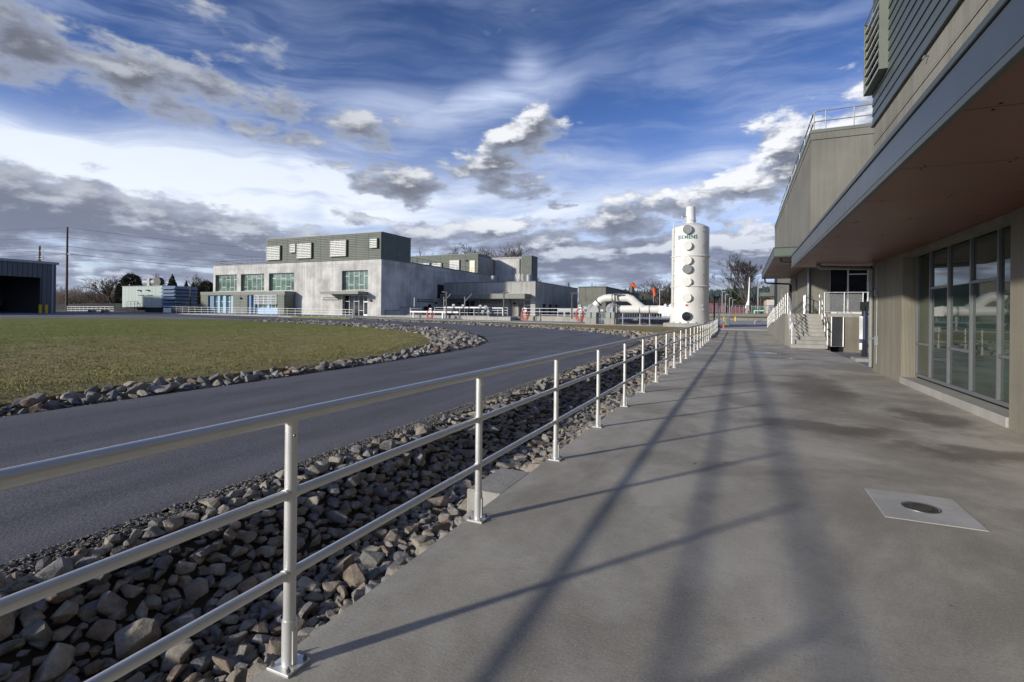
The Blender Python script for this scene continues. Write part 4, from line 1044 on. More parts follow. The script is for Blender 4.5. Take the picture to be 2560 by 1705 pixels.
for x, z in ((-35.7, 2.5), (-34.2, 2.45), (-31.6, 2.4), (-30.8, 2.3), (-31.2, 1.7), (-30.4, 1.65)): mb.box(x - .18, x + .18, 60.2, 60.5, z - .15, z + .22).cyl((x, 60.3, z - .3), (x, 60.3, z + .1), .16, n=10)
obj('valve', mb, m_galv, vp)
obj('side_rail', MB().tube([(-29.8, 60.3, 2.2), (-28.4, 60.3, 2.2), (-28.3, 60.3, 2.1), (-28.3, 60.3, 1.1)], .07, 8), m_white, vp)
v2 = thing('valve_manifold', 'pale pipe run with valves on the kerb wall left of the blowers', 'pipework', (-18, 58.4, 1.2))
obj('pipe', MB().cyl((-20, 58.2, 1.95), (-14.5, 58.2, 1.95), .16, n=12).cyl((-19.2, 58.2, 1.2), (-19.2, 58.2, 1.95), .13, n=10), m_frp, v2, smooth=True)
mb = MB()
for x, z in ((-17.3, 2.4), (-16.6, 2.2), (-17.2, 1.5), (-18.2, 1.5)): mb.box(x - .2, x + .2, 57.9, 58.3, z - .2, z + .25).cyl((x, 58, z - .35), (x, 58, z), .2, n=10)
obj('valve', mb, m_galv, v2)
v3 = thing('pipe_rack', 'thin dark and white pipework against the shaded side of the membrane building', 'pipework', (-46, 62, .8))
obj('dark_pipe', MB().tube([(-48.5, 62, 1.1), (-48.5, 62, 1.75), (-45.8, 62, 1.8), (-45.8, 62, 2.25), (-42.4, 62, 2.3), (-42.4, 62, 2.9)], .05, 6), m_black, v3)
obj('white_pipe', MB().tube([(-43.9, 62, .8), (-43.9, 62, 2.2)], .07, 8).tube([(-43.3, 62, 2.3), (-43.3, 62, 3.7)], .05, 6), m_white, v3)
obj('grey_frame', MB().tube([(-43.9, 61.8, .8), (-43.9, 61.8, 2.1), (-41.9, 61.8, 2.1), (-41.9, 61.8, .8)], .05, 6).tube([(-43.9, 61.8, 1.3), (-41.9, 61.8, 1.3)], .04, 6), m_frame, v3)
for k, x in enumerate((-38.6, -35.2)):
    d = thing('davit_crane', ('left' if k == 0 else 'right') + ' one of the two grey davit cranes in front of the electrical building', 'crane', (x, 62.5, 1.2), 'small davit cranes')
    obj('mast', MB().cyl((x, 62.5, 1.0), (x, 62.5, 3.8), .07, n=8), m_galv, d); obj('boom', MB().tube([(x, 62.5, 3.1), (x + 1.1, 62.5, 4.2)], .05, 6), m_galv, d)
def lamp(x, y, zb, h, label, side=1, mat=None):
    t = thing('lamp_post', label, 'lamp post', (x, y, zb), 'dark lamp posts in the plant yard'); mt = mat or m_lampdk
    obj('pole', MB().box(x - .065, x + .065, y - .065, y + .065, zb - .1, zb + h), mt, t)
    obj('lamp_head', MB().box(x - .1, x + .62 * side, y - .16, y + .16, zb + h, zb + h + .11).box(x - .1, x + .2, y - .1, y + .1, zb + h - .1, zb + h), mt, t)
lamp(-35.2, 57.6, .75, 3.45, 'dark square lamp post left of the electrical building entrance, lamp turned left', -1)
lamp(-27.1, 58.0, 1.1, 2.95, 'dark square lamp post in front of the middle of the electrical building')
lamp(-17.6, 56.0, 1.1, 2.75, 'dark square lamp post between the electrical building and the blowers')
lamp(-11.55, 51.0, .5, 3.05, 'dark square lamp post standing against the white duct')
lamp(-2.35, 52.6, .4, 2.85, 'dark square lamp post just right of the white tower')
tp2 = thing('camera_post', 'short post with white box and pale tube right of the tower', 'post', (-1.95, 53.2, .4))
obj('post', MB().cyl((-1.95, 53.3, .4), (-1.95, 53.3, 2.6), .05, n=8).box(-2.05, -1.8, 53.1, 53.35, 2.45, 2.8), m_galv, tp2); obj('tube', MB().cyl((-1.96, 53.1, 1.0), (-1.96, 53.1, 2.15), .045, n=8), m_white, tp2)

# ------------------------------------------------------------------ membrane building
MY, MX = 63.4, -50.4
mbld = thing('membrane_building', 'large pale concrete building with grey green sided penthouse behind the lawn', 'building', (-70, MY, .8))
WIN = [(-87.95, -82.35, 5.0, 8.0), (-81.3, -75.45, 5.0, 8.0), (-74.35, -68.45, 5.0, 8.0), (-58.15, -52.95, 4.95, 8.05)]
obj('front_wall', MB().wall('y', MY, MY + .8, -88.6, MX, .4, 9.65, WIN + [(-58.0, -53.0, .84, 4.2)]), m_wallmem, mbld)
obj('side_wall', MB().box(MX - .8, MX, MY + .802, 102.7, .4, 9.75), m_wallmem, mbld)
obj('left_wall', MB().box(-88.6, -87.8, MY + .802, 102.7, .4, 9.65), m_wallmem, mbld)
obj('roof', MB().box(-87.8, MX - .8, MY + .8, 102, 9.2, 9.35), m_coping, mbld)
obj('interior', MB().box(-88, -51.3, MY + 1.6, MY + 1.8, .4, 9.1), m_dark, mbld)
obj('coping', MB().box(-88.65, -74.9, MY - .05, MY + .3, 9.65, 9.75).box(MX - .3, MX + .05, 71.05, 95.0, 9.75, 9.93), m_siding, mbld)
for z in (9.05, 8.75): obj('reveal_line', MB().box(-88.6, MX + .006, MY - .006, MY - .002, z, z + .05).box(MX + .002, MX + .006, MY, 94, z, z + .05), m_slabfar, mbld)
def lap(x0, x1, y, z0, z1, mat, parent, pw=2.45, course=.265, axis='y', sgn=-1, name='siding_panel'):
    """lapped horizontal siding in panels, facing -Y (axis y) or +X (axis x)"""
    n = max(1, round((x1 - x0) / pw)); w = (x1 - x0) / n; k = max(1, round((z1 - z0) / course)); ch = (z1 - z0) / k
    for i in range(n):
        a, b = x0 + i * w + .02, x0 + (i + 1) * w - .02; mb = MB(); prof = []
        for j in range(k): prof += [(.12, z0 + j * ch), (.015, z0 + (j + 1) * ch - .03), (.0, z0 + (j + 1) * ch - .03), (.0, z0 + (j + 1) * ch)]
        for s_, e in zip(prof, prof[1:]):
            q = [(a, s_), (b, s_), (b, e), (a, e)]
            if axis == 'y': mb.add([(u, y + sgn * c[0], c[1]) for u, c in q], [(0, 1, 2, 3)] if sgn < 0 else [(3, 2, 1, 0)])
            else: mb.add([(y + sgn * c[0], u, c[1]) for u, c in q], [(0, 1, 2, 3)] if sgn > 0 else [(3, 2, 1, 0)])
        obj(name, mb, mat, parent)
PZ0, PZ1 = 9.7, 13.78
obj('penthouse_wall', MB().box(-74.85, MX - .02, MY + .0, 70.95, PZ0, PZ1), m_coping, mbld)
lap(-74.85, MX, MY - .01, PZ0, PZ1, m_siding, mbld)
lap(MY - .02, 70.95, MX - .01, PZ0, PZ1, m_siding, mbld, pw=3.6, axis='x', sgn=1)
obj('penthouse_coping', MB().box(-74.95, MX + .1, MY - .12, 71.0, PZ1, PZ1 + .10), m_siding, mbld)
def louv(x0, x1, z0, z1, y, rows, cols, parent, d=.35):
    l = obj('louvre', MB().box(x0, x1, y - d, y, z0, z0 + .08).box(x0, x1, y - d, y, z1 - .08, z1).box(x0, x0 + .08, y - d, y, z0 + .08, z1 - .08).box(x1 - .10, x1, y - d, y, z0 + .08, z1 - .08).box(x0, x1, y - .05, y - .02, z0, z1), m_siding, parent)
    h = (z1 - z0 - .16) / rows
    for i in range(rows):
        z = z0 + .08 + i * h; obj('slat', MB().hexa([(x0 + .08, y - d - .01, z + .02), (x1 - .10, y - d - .01, z + .02), (x1 - .10, y - .1, z + h * .9), (x0 + .08, y - .1, z + h * .9)], [(x0 + .08, y - d - .01, z + h * .55), (x1 - .10, y - d - .01, z + h * .55), (x1 - .1, y - .1, z + h * 1.1), (x0 + .08, y - .1, z + h * 1.1)]), m_louvre, l)
    if cols > 1: 
        c = MB()
        for i in range(1, cols): xx = lerp(x0, x1, i / cols); c.box(xx - .035, xx + .035, y - d - .03, y - d - .012, z0 + .05, z1 - .05)
        obj('louvre_bar', c, m_louvre, l)
louv(-74.6, -71.35, 10.2, 12.65, MY - .08, 8, 3, mbld)
louv(-69.2, -67.8, 11.3, 12.85, MY - .08, 5, 1, mbld)
louv(-67.55, -64.3, 10.25, 12.85, MY - .08, 9, 3, mbld)
louv(-60.35, -57.0, 10.3, 12.95, MY - .08, 9, 3, mbld)
louv(-52.4, -50.95, 11.35, 12.9, MY - .08, 5, 1, mbld)
def grid_window(x0, x1, z0, z1, y, T, parent, mg, mf=m_framew, cols=5, fr=.06, name='window', depth=.08):
    w = (x1 - x0) / cols; f = MB()
    f.box(x0, x1, y, y + depth, z0, z0 + fr).box(x0, x1, y, y + depth, z1 - fr, z1)
    for i in range(cols + 1):
        x = x0 + i * w; f.box(max(x0, x - fr / 2), min(x1, x + fr / 2), y - .01, y + depth - .01, z0 + fr, z1 - fr)
    for i in range(cols):
        if T[i]:
            for tz in (T[i] if isinstance(T[i], tuple) else (T[i],)): f.box(x0 + i * w + fr / 2, x0 + (i + 1) * w - fr / 2, y, y + depth, tz - fr / 2, tz + fr / 2)
    o = obj(name, f, mf, parent)
    for i in range(cols):
        zs = [z0 + fr / 2] + (list(T[i]) if isinstance(T[i], tuple) else ([T[i]] if T[i] else [])) + [z1 - fr / 2]
        for a, b in zip(zs, zs[1:]): obj('pane', MB().box(x0 + i * w + .02, x0 + (i + 1) * w - .02, y + .035, y + .05, a + .01, b - .01), mg, o)
    return o
wy = MY + .45
lo, hi2 = 5.75, 7.15
grid_window(-87.9, -82.4, 5.02, 7.98, wy, [hi2, lo, hi2, lo, hi2], mbld, m_glgreen)
grid_window(-81.25, -75.5, 5.02, 7.98, wy, [lo, hi2, lo, hi2, lo], mbld, m_glgreen)
grid_window(-74.3, -68.5, 5.02, 7.98, wy, [hi2, lo, hi2 + .0, lo, hi2], mbld, m_glgreen)
grid_window(-58.1, -53.0, 4.97, 8.03, wy, [7.2, 5.8, 7.2, 5.8, 7.2], mbld, m_glgreen)
for (a, b, c, d) in WIN: obj('sill', MB().box(a - .05, b + .05, MY - .06, MY + .45, c - .1, c + .01), m_slabfar, mbld)
for x in (-88.0, -81.33, -74.38, -58.18): obj('reveal_lining', MB().box(x, x + .07, MY, wy, 5, 8), m_siding, mbld)
grid_window(-57.95, -54.1, .88, 4.18, wy, [3.2, 0, 3.2, (1.75,)], mbld, m_gldark, cols=4, name='entrance_glazing')
dr = grid_window(-54.1, -53.05, .88, 4.18, wy, [3.1], mbld, m_gldark, cols=1, name='door', fr=.12)
obj('kick_plate', MB().box(-54.0, -53.1, wy - .02, wy, .88, 1.18).box(-54, -53.1, wy - .02, wy, 3.02, 3.2), m_white, dr)
cv = MB().box(-60.4, -53.0, 61.23, MY, 4.30, 4.62)
obj('entrance_canopy', cv, m_coping, mbld)
for a, b in ((-60.45, -57.95), (-57.93, -55.45), (-55.43, -52.95)): obj('fascia_panel', MB().box(a, b, 61.17, 61.23, 4.24, 4.66), m_siding, mbld)
obj('fascia_side', MB().box(-53.0, -52.94, 61.23, MY - .002, 4.24, 4.66), m_siding, mbld)
sgn_ = obj('sign', MB().box(-62.0, -58.35, MY - .05, MY - .002, 3.36, 3.80), m_sign, mbld)
def onfront(txt, h, cx, y, cz, width, parent, mat=m_letter):
    me = text_mesh(txt, h, mat, .005, .006, 1.05, width); o = obj('lettering', me, None, parent, (cx, y, cz), (PI / 2, 0, 0)); return o
onfront('MEMBRANE BUILDING', .30, -60.18, MY - .06, 3.57, 3.4, sgn_)
s2 = obj('sign', MB().box(MX, MX + .05, 73.1, 77.9, 3.35, 3.85), m_sign, mbld)
me = text_mesh('MEMBRANE BUILDING', .4, m_letter, .005, .006, 1.05, 4.5); obj('lettering', me, None, s2, (MX + .06, 75.5, 3.6), (PI / 2, 0, PI / 2))
def walllight(x, y, z, parent, ax='y'):
    if ax == 'y': obj('wall_light', MB().box(x - .14, x + .14, y - .12, y, z - .1, z + .12).hexa([(x - .3, y - .38, z - .14), (x + .22, y - .38, z - .14), (x + .22, y - .06, z - .08), (x - .3, y - .06, z - .08)], [(x - .22, y - .3, z + .1), (x + .18, y - .3, z + .1), (x + .18, y - .06, z + .12), (x - .22, y - .06, z + .12)]), m_black, parent)
    else: obj('wall_light', MB().box(x, x + .3, y - .25, y + .25, z - .15, z + .15), m_black, parent)
walllight(-52.35, MY, 3.35, mbld)
grr = MB()
for i in range(11): grr.cyl((-88.2 + i * 1.3, MY + .5, 9.6), (-88.2 + i * 1.3, MY + .5, 10.75), .035, n=6)
for z in (10.2, 10.72): grr.tube([(-88.2, 69, z), (-88.2, MY + .5, z), (-75, MY + .5, z)], .035, 6)
obj('roof_railing', grr, m_galv, mbld)
obj('corner_window', MB().box(MX + .0, MX + .02, 79.3, 81.5, 4.2, 6.7), m_gldark, mbld)
obj('panel_box', MB().box(MX + .3, MX + .6, 74.7, 75.9, 1.6, 2.6).box(MX, MX + .3, 76.4, 76.9, 2.2, 3.0), m_black, mbld)
walllight(MX, 78.7, 3.3, mbld, 'x')
# annex
AY, AX = 61.27, -68.2
obj('annex_core', MB().box(-88.8, AX - .01, AY + .5, MY - .002, .5, 4.55), m_coping, mbld)
AH = [(-86.75, -80.45, .95, 4.17), (-76.75, -75.1, .85, 4.17), (-75.0, -69.75, .95, 4.17)]
obj('annex_wall', MB().wall('y', AY, AY + .5, -88.8, AX - .01, .5, 4.55, AH), m_coping, mbld)
lap(-88.8, -86.8, AY - .005, .8, 4.2, m_siding, mbld, pw=2.1); lap(-80.4, -76.8, AY - .005, .8, 4.2, m_siding, mbld, pw=1.9); lap(-69.7, AX, AY - .005, .8, 4.2, m_siding, mbld, pw=1.6)
lap(AY, MY, AX, .8, 4.2, m_siding, mbld, pw=2.2, axis='x', sgn=1)
for i in range(8): obj('fascia_panel', MB().box(-88.85 + i * 2.585, -88.85 + (i + 1) * 2.585 - .02, AY - .10, AY - .01, 4.2, 4.72), m_siding, mbld)
obj('fascia_side', MB().box(AX, AX + .08, AY - .1, MY - .002, 4.2, 4.72), m_siding, mbld)
obj('annex_roof', MB().box(-88.9, AX + .1, AY - .12, MY - .002, 4.72, 4.80), m_slabfar, mbld)
ag = AY + .42
XG = [(-86.7, -85.6, 'bd'), (-85.6, -84.6, 'g'), (-84.6, -84.05, 'b'), (-84.05, -83.2, 'g'), (-83.2, -82.5, 'b'), (-82.5, -81.8, 'g'), (-81.8, -81.15, 'g'), (-81.15, -80.45, 'b')]
for i, (a, b, k) in enumerate(XG):
    if k == 'g':
        w = obj('window', MB().box(a, a + .05, ag - .03, ag + .03, 1, 4.15).box(b - .05, b, ag - .03, ag + .03, 1, 4.15).box(a + .05, b - .05, ag - .03, ag + .03, 3.05, 3.12).box(a + .05, b - .05, ag - .03, ag + .03, .97, 1.05), m_framew, mbld)
        obj('pane', MB().box(a + .03, b - .03, ag, ag + .01, 1, 4.15), m_glgreen, w)
    else: obj('blue_panel', MB().box(a, b, ag - .25, ag + .02, .97, 4.16), m_blue if k == 'b' else m_bluedk, mbld)
obj('blue_return', MB().box(-76.74, -76.15, ag - .3, ag + .02, .86, 4.16).box(-75.45, -75.1, ag - .4, ag + .02, .86, 4.16), m_bluedk, mbld)
grid_window(-76.14, -75.45, .9, 4.16, ag - .02, [3.0], mbld, m_gldark, cols=1, name='door', fr=.09)
w = grid_window(-74.6, -69.8, 2.0, 4.15, ag, [0, 0, 0, 0, 0], mbld, m_glgreen)
obj('blue_spandrel', MB().box(-75.0, -69.78, ag - .12, ag + .02, .97, 1.93).box(-72.6, -72.0, ag - .12, ag - .01, 1.93, 4.15).box(-75, -74.6, ag - .12, ag - .01, 1.93, 4.15), m_blue, mbld)
sh = obj('sun_shade', MB().box(-74.55, -74.48, AY - .12, AY - .05, 2.65, 4.2).box(-72.9, -72.84, AY - .12, AY - .05, 2.65, 4.2).box(-71.3, -71.24, AY - .12, AY - .05, 2.65, 4.2).box(-69.84, -69.77, AY - .12, AY - .05, 2.65, 4.2), m_white, mbld)
for i in range(6): obj('slat', MB().box(-74.9, -69.75, AY - .28, AY - .13, 2.68 + i * .28, 2.76 + i * .28), m_white, sh)
walllight(-78.4, AY - .05, 3.7, mbld)
# rear penthouse, high wing and gabled end
obj('rear_penthouse_wall', MB().box(-80, MX - .02, 95.1, 101, 9.4, 14.0), m_coping, mbld)
lap(-72, MX, 95.08, 9.9, 14.1, m_siding, mbld, pw=3.0)
for (a, b, c, d) in ((-70.5, -66.9, 9.9, 12.8), (-66.5, -62.3, 9.9, 12.5), (-61.8, -59.2, 9.8, 12.4), (-57.3, -54.8, 9.9, 12.9)): louv(a, b, c, d, 95.0, 7, 1, mbld, .3)
dd = obj('door', MB().box(-52.4, -51.2, 94.9, 94.99, 9.9, 12.6), M('cream door', (.75, .70, .52), .5), mbld)
walllight(-53.2, 95.0, 12.7, mbld)
rl = MB()
for i in range(16): rl.cyl((MX - .4, 72 + i * 1.5, 9.7), (MX - .4, 72 + i * 1.5, 10.8), .03, n=6)
obj('side_roof_railing', rl.tube([(MX - .4, 72, 10.8), (MX - .4, 94.5, 10.8)], .03, 6).tube([(MX - .4, 72, 10.3), (MX - .4, 94.5, 10.3)], .03, 6), m_galv, mbld)
obj('high_side_wall', MB().box(MX - .5, MX + .02, 95.2, 102.6, 9.76, 13.5), m_wallel, mbld)
obj('high_end_wall', MB().box(MX - .5, -43.9, 102.7, 104, .4, 13.6), m_wallmem, mbld)
obj('end_coping', MB().box(MX - .6, -43.8, 102.6, 104.1, 13.6, 13.95), m_slabfar, mbld)
obj('screen_wall', MB().box(-43.9, -41.4, 102.75, 106, .4, 14.1), m_coping, mbld)
lap(-43.9, -41.4, 102.7, 7.3, 14.15, m_siding, mbld, pw=2.5); lap(102.7, 106, -41.4, 7.3, 14.15, m_siding, mbld, pw=3.3, axis='x', sgn=1)
obj('downpipe', MB().cyl((MX + .15, 102.4, 6), (MX + .15, 102.4, 13.3), .12, n=8), m_frame, mbld); obj('downpipe', MB().cyl((-44.2, 102.55, 7), (-44.2, 102.55, 13.5), .1, n=8), m_frame, mbld)

# ------------------------------------------------------------------ electrical building
EY, EX = 81.62, -32.2
eb = thing('electrical_building', 'low grey concrete electrical building with long flat canopy beside the membrane building', 'building', (-41, EY, .7))
obj('front_band', MB().box(MX + .01, EX, EY, EY + .8, 4.7, 7.0), m_wallel, eb)
obj('pier', MB().box(-33.1, EX, EY, EY + .8, .3, 4.7), m_wallel, eb)
RY = 83.0
obj('recess_wall', MB().wall('y', RY, RY + .4, MX + .01, -33.1, .3, 4.7, [(-46.9, -44.6, .8, 4.0), (-35.95, -33.5, .8, 4.1)]), m_wallel, eb)
obj('side_wall', MB().wall('x', EX - .8, EX, EY + .802, 106.5, .3, 7.0, [(85.3, 87.0, .7, 3.3), (88.6, 90.3, .7, 3.3), (91.9, 93.7, .7, 3.3)]), m_wallel, eb)
obj('roof', MB().box(MX + .01, EX - .8, EY + .8, 106, 6.5, 6.7), m_coping, eb)
obj('coping', MB().box(MX + .01, EX + .06, EY - .06, EY + .85, 7.0, 7.12).box(EX - .85, EX + .06, EY + .85, 106.6, 7.0, 7.12), m_siding, eb)
obj('canopy', MB().box(-49.6, -33.2, 79.2, EY - .002, 4.35, 4.80), m_coping, eb)
obj('canopy_top', MB().box(-49.7, -33.1, 79.1, EY - .002, 4.80, 4.90), m_slabfar, eb)
for i in range(6): obj('fascia_panel', MB().box(-49.7 + i * 2.76, -49.7 + (i + 1) * 2.76 - .03, 79.1, 79.19, 4.05, 4.78), m_siding, eb)
obj('fascia_side', MB().box(-33.2, -33.1, 79.1, EY - .002, 4.05, 4.78), m_siding, eb)
obj('canopy_soffit', MB().box(-49.6, -33.22, 79.2, RY, 4.28, 4.34), m_siding, eb)
grid_window(-46.85, -45.75, .85, 3.95, RY + .1, [0], eb, m_gldark, cols=1); grid_window(-45.75, -44.65, .85, 3.95, RY + .1, [2.8], eb, m_gldark, cols=1, name='door', fr=.1)
grid_window(-35.9, -34.9, .85, 4.05, RY + .1, [0], eb, m_gldark, cols=1); grid_window(-34.9, -33.55, .85, 4.05, RY + .1, [3.0], eb, m_gldark, cols=1, name='door', fr=.14)
for a in (85.3, 88.6, 91.9):
    v = obj('vent', MB().box(EX - .3, EX - .25, a, a + 1.75, .7, 3.3), m_black, eb)
s3 = obj('sign', MB().box(-44.3, -39.5, RY - .06, RY - .002, 3.36, 3.82), m_sign, eb)
onfront('MBR ELECTRICAL BUILDING', .4, -41.9, RY - .07, 3.59, 4.6, s3)
walllight(-47.8, RY, 3.3, eb); walllight(-36.6, RY, 3.3, eb)
obj('column', MB().cyl((-37.4, 82.8, .6), (-37.4, 82.8, 4.3), .08, n=8), m_frame, eb)
for i, (x, r_) in enumerate(((-43.3, .55), (-36.0, .6))):
    v = thing('roof_fan', ('left' if i == 0 else 'right') + ' round grey exhaust fan on the electrical building roof', 'fan', (x, 88, 6.7), 'roof exhaust fans')
    obj('curb', MB().box(x - .8, x + .8, 87.2, 88.8, 6.6, 7.5), m_galv, v); obj('drum', MB().cyl((x, 88, 7.5), (x, 88, 8.7), r_, n=20), m_galv, v, smooth=True)
ld = thing('roof_ladder', 'pale ladder frames standing on the electrical building roof', 'ladder', (-38, 88, 6.7))
for x in (-38.7, -38.0, -37.4): obj('rail', MB().tube([(x - .3, 88, 6.7), (x, 88, 9.0), (x + .15, 88, 8.8), (x + .15, 88, 6.7)], .05, 6), m_white, ld)
# dark concrete hall behind the duct
db = thing('concrete_hall', 'dark weathered concrete hall behind the arched white duct', 'building', (-22, 86, .9))
XD = -21.2
obj('wall', MB().prism([(-26.0, 86.5, .4), (-26.0, 86.5, 6.2), (-26.0, 118, 6.2), (-26.0, 118, .4)], (XD + 26.0, 0, 0)), m_wallfar, db)
obj('coping', MB().box(-26.1, XD + .1, 86.4, 118.1, 6.2, 6.35), m_coping, db)
obj('lower_wing', MB().box(-26, XD + 1.5, 118.2, 130, .4, 5.0), m_wallfar, db)
for y in (100, 112): obj('window_slot', MB().box(XD, XD + .02, y, y + 1.2, 2.4, 4.0), m_black, db)

# ------------------------------------------------------------------ left: shed, bollards, generator, poles
SX, SN, SFY = -101.0, 14.0, 45.4            # face of the shed runs along Y
sh_ = thing('equipment_shed', 'blue grey metal equipment shed with dark open bay at the far left', 'shed', (SX, 40, .85))
zb_ = .80; OPY = 43.35
n = 52
for i in range(n):
    a, b = lerp(SN, SFY, i / n), lerp(SN, SFY, (i + 1) / n) - .05
    obj('wall_panel', MB().box(SX - .12, SX, a, b, zb_ if a > OPY - .3 else 6.4, 8.6), m_shed, sh_)
obj('frame_wall', MB().box(SX - .3, SX - .13, OPY, SFY, zb_, 8.6).box(SX - .3, SX - .13, SN, OPY, 6.4, 8.6), m_coping, sh_)
for nm, y in (('end_wall', SFY - .2), ('near_end_wall', SN)): obj(nm, MB().prism([(SX - 18, y, zb_), (SX - .31, y, zb_), (SX - .31, y, 8.78), (SX - 18, y, 9.88)], (0, .2, 0)), m_shed, sh_)
obj('eave_trim', MB().box(SX - .3, SX + .22, SN, SFY + .25, 8.62, 9.0), m_shedroof, sh_)
obj('roof', MB().hexa([(SX - 18, SN, 9.9), (SX - .31, SN, 8.8), (SX - .31, SFY + .2, 8.8), (SX - 18, SFY + .2, 9.9)], [(SX - 18, SN, 10.05), (SX - .31, SN, 8.98), (SX - .31, SFY + .2, 8.98), (SX - 18, SFY + .2, 10.05)]), m_shedroof, sh_)
obj('back_wall', MB().box(SX - 18.2, SX - 18, SN, SFY, zb_, 10.0), m_dark, sh_)
blm = M('stacked block', (.075, .075, .075), .9)
for r_ in range(2):
    for i in range(12): obj('concrete_block', cm('shed_block', lambda mb: mb.box(0, .8, 0, 2.25, 0, 1.05), blm, bevel=.03), None, sh_, (SX - 16, 15 + i * 2.4 + r_ * 1.1, zb_ + r_ * 1.1))
for y in (24, 31, 38): obj('interior_column', MB().box(SX - 15, SX - 14.6, y, y + .4, 1, 8.6), m_black, sh_)
for z in (3.4, 5.6): obj('girt', MB().box(SX - 17.95, SX - 17.8, SN, SFY - .3, z, z + .2), m_galv, sh_)
obj('downpipe', MB().box(SX, SX + .12, 44.75, 44.95, zb_, 8.6), m_shedroof, sh_)
for i, y in enumerate((43.0, 43.75)):
    b = thing('bollard', ('left' if i == 0 else 'right') + ' one of the two yellow bollards by the opening of the metal shed', 'bollard', (SX + .8, y, .8), 'yellow bollards by the shed')
    obj('post', MB().cyl((SX + .8, y, .7), (SX + .8, y, 2.15), .2, n=14), m_yellow, b, smooth=True)
gn = thing('generator_enclosure', 'pale green generator enclosure with stacked blue grey intake hoods', 'generator', (-107, 62.2, 1.1))
GY0 = 62.2
obj('skid', MB().box(-114, -97.0, GY0 + .3, GY0 + 4.4, .85, 1.98), m_dark, gn)
for i in range(12): a = -114.1 + i * 1.066; obj('wall_panel', MB().box(a, a + 1.03, GY0, GY0 + 4.4, 1.98, 6.1), m_gen, gn)
obj('roof', MB().box(-114.2, -101.2, GY0 - .1, GY0 + 4.5, 6.1, 6.2), m_gen, gn)
for i, x in enumerate((-108.6, -105.9)):
    d = obj('door', MB().box(x, x + 1.4, GY0 - .04, GY0 - .002, 2.05, 4.3), m_gen, gn); obj('door_hood', MB().box(x - .1, x + 1.5, GY0 - .2, GY0 - .042, 4.3, 4.38), m_coping, d)
    obj('lamp', MB().box(x + .2, x + .6, GY0 - .5, GY0, 5.2, 5.4), m_black, gn)
for i in range(6):
    z = 2.15 + i * .66
    obj('intake_hood', MB().prism([(-101.28, GY0 + .1, z + .62), (-97.9, GY0 + .1, z + .62), (-97.3, GY0 + .1, z + .04), (-101.28, GY0 + .1, z + .04)], (0, 4.2, 0)).hexa([(-101.2, GY0 - .5, z), (-97.2, GY0 - .5, z), (-97.3, GY0 + .1, z + .04), (-101.28, GY0 + .1, z + .04)], [(-101.2, GY0 - .47, z + .04), (-97.2, GY0 - .47, z + .04), (-97.5, GY0 + .1, z + .58), (-101.28, GY0 + .1, z + .58)]), m_genblue, gn)
obj('silencer', MB().cyl((-109.0, GY0 + 1.5, 6.95), (-104.6, GY0 + 1.5, 6.95), .78, n=20), m_galv, gn, smooth=True)
obj('silencer_end', MB().cyl((-103.6, GY0 + 1.0, 6.95), (-103.5, GY0 + .3, 6.95), .88, n=24), m_black, gn, smooth=True)
obj('silencer_body', MB().cyl((-106.0, GY0 + 2.2, 6.95), (-103.6, GY0 + 1.0, 6.95), .7, n=20).box(-107.2, -106.4, GY0 + .6, GY0 + 2.5, 6.2, 7.7), m_galv, gn)
pl = obj('platform', MB().box(-110.4, -106.7, GY0 - 1.3, GY0 - .05, 1.95, 2.05), m_black, gn)
pf = MB()
for x in (-110.3, -109.0, -107.8, -106.8): pf.cyl((x, GY0 - 1.25, .9), (x, GY0 - 1.25, 3.1), .035, n=6)
pf.tube([(-110.3, GY0 - 1.25, 3.1), (-106.8, GY0 - 1.25, 3.1), (-105.6, GY0 - 1.25, 1.9)], .035, 6).tube([(-110.3, GY0 - 1.25, 2.6), (-106.8, GY0 - 1.25, 2.6)], .03, 6)
obj('platform_rail', pf, m_frame, gn)
tb_ = thing('yard_trailer', 'pale grey cabinet and white box units between the generator and the membrane building', 'cabinet', (-97, 78, 1))
obj('cabinet', MB().box(-104, -98.3, 78, 80, .9, 4.2), m_shedroof, tb_, bevel=.05); obj('unit', MB().box(-107.5, -105, 79, 81, .9, 3.6).box(-98, -94, 80, 82, .9, 4.0), m_white, tb_, bevel=.05)
lamp(-90.6, 60.5, .8, 4.9, 'tall dark lamp post left of the membrane building annex', -1)
bk = obj('sign_board', MB().box(-88.9, -87.0, 54.75, 54.85, 1.1, 1.85), m_white); tag(bk, 'white board fixed to the left end of the membrane building guard rail', 'board')
bs = thing('yard_bench', 'low dark blocks standing on the far edge of the yard left of the generator', 'blocks', (-98, 52, .8))
for x in (-103.5, -102.6, -99.6, -98.7): obj('block', MB().box(x, x + .55, 51, 51.6, .75, 1.35), m_frame, bs)
for (x, y, zt, cz, lab) in ((-132.3, 61.3, 19.1, (13.3,), 'tall weathered timber utility pole carrying power lines behind the yard'), (-137.7, 58.9, 15.0, (13.9, 12.7, 12.2), 'shorter timber utility pole with three crossarms behind the metal shed')):
    u = thing('utility_pole', lab, 'utility pole', (x, y, .9), 'timber utility poles')
    obj('pole', MB().cyl((x, y, 0), (x, y, zt), .27, .17, n=10), m_wood, u, smooth=True)
    for z in cz: obj('crossarm', MB().box(x - 1.4, x + 1.4, y - .06, y + .06, z - .08, z + .08), m_galv, u)
wv_ = thing('power_lines', 'sagging black power lines running past the tall utility pole towards the right', 'cables', (-132.3, 61.3, 19))
def wire(a, b, sag, r_=.03):
    a, b = Vector(a), Vector(b); pts = []
    for i in range(21):
        t = i / 20; p = a.lerp(b, t); p.z -= sag * 4 * t * (1 - t); pts.append(p)
    obj('cable', MB().tube(pts, r_, 4), m_wire, wv_)
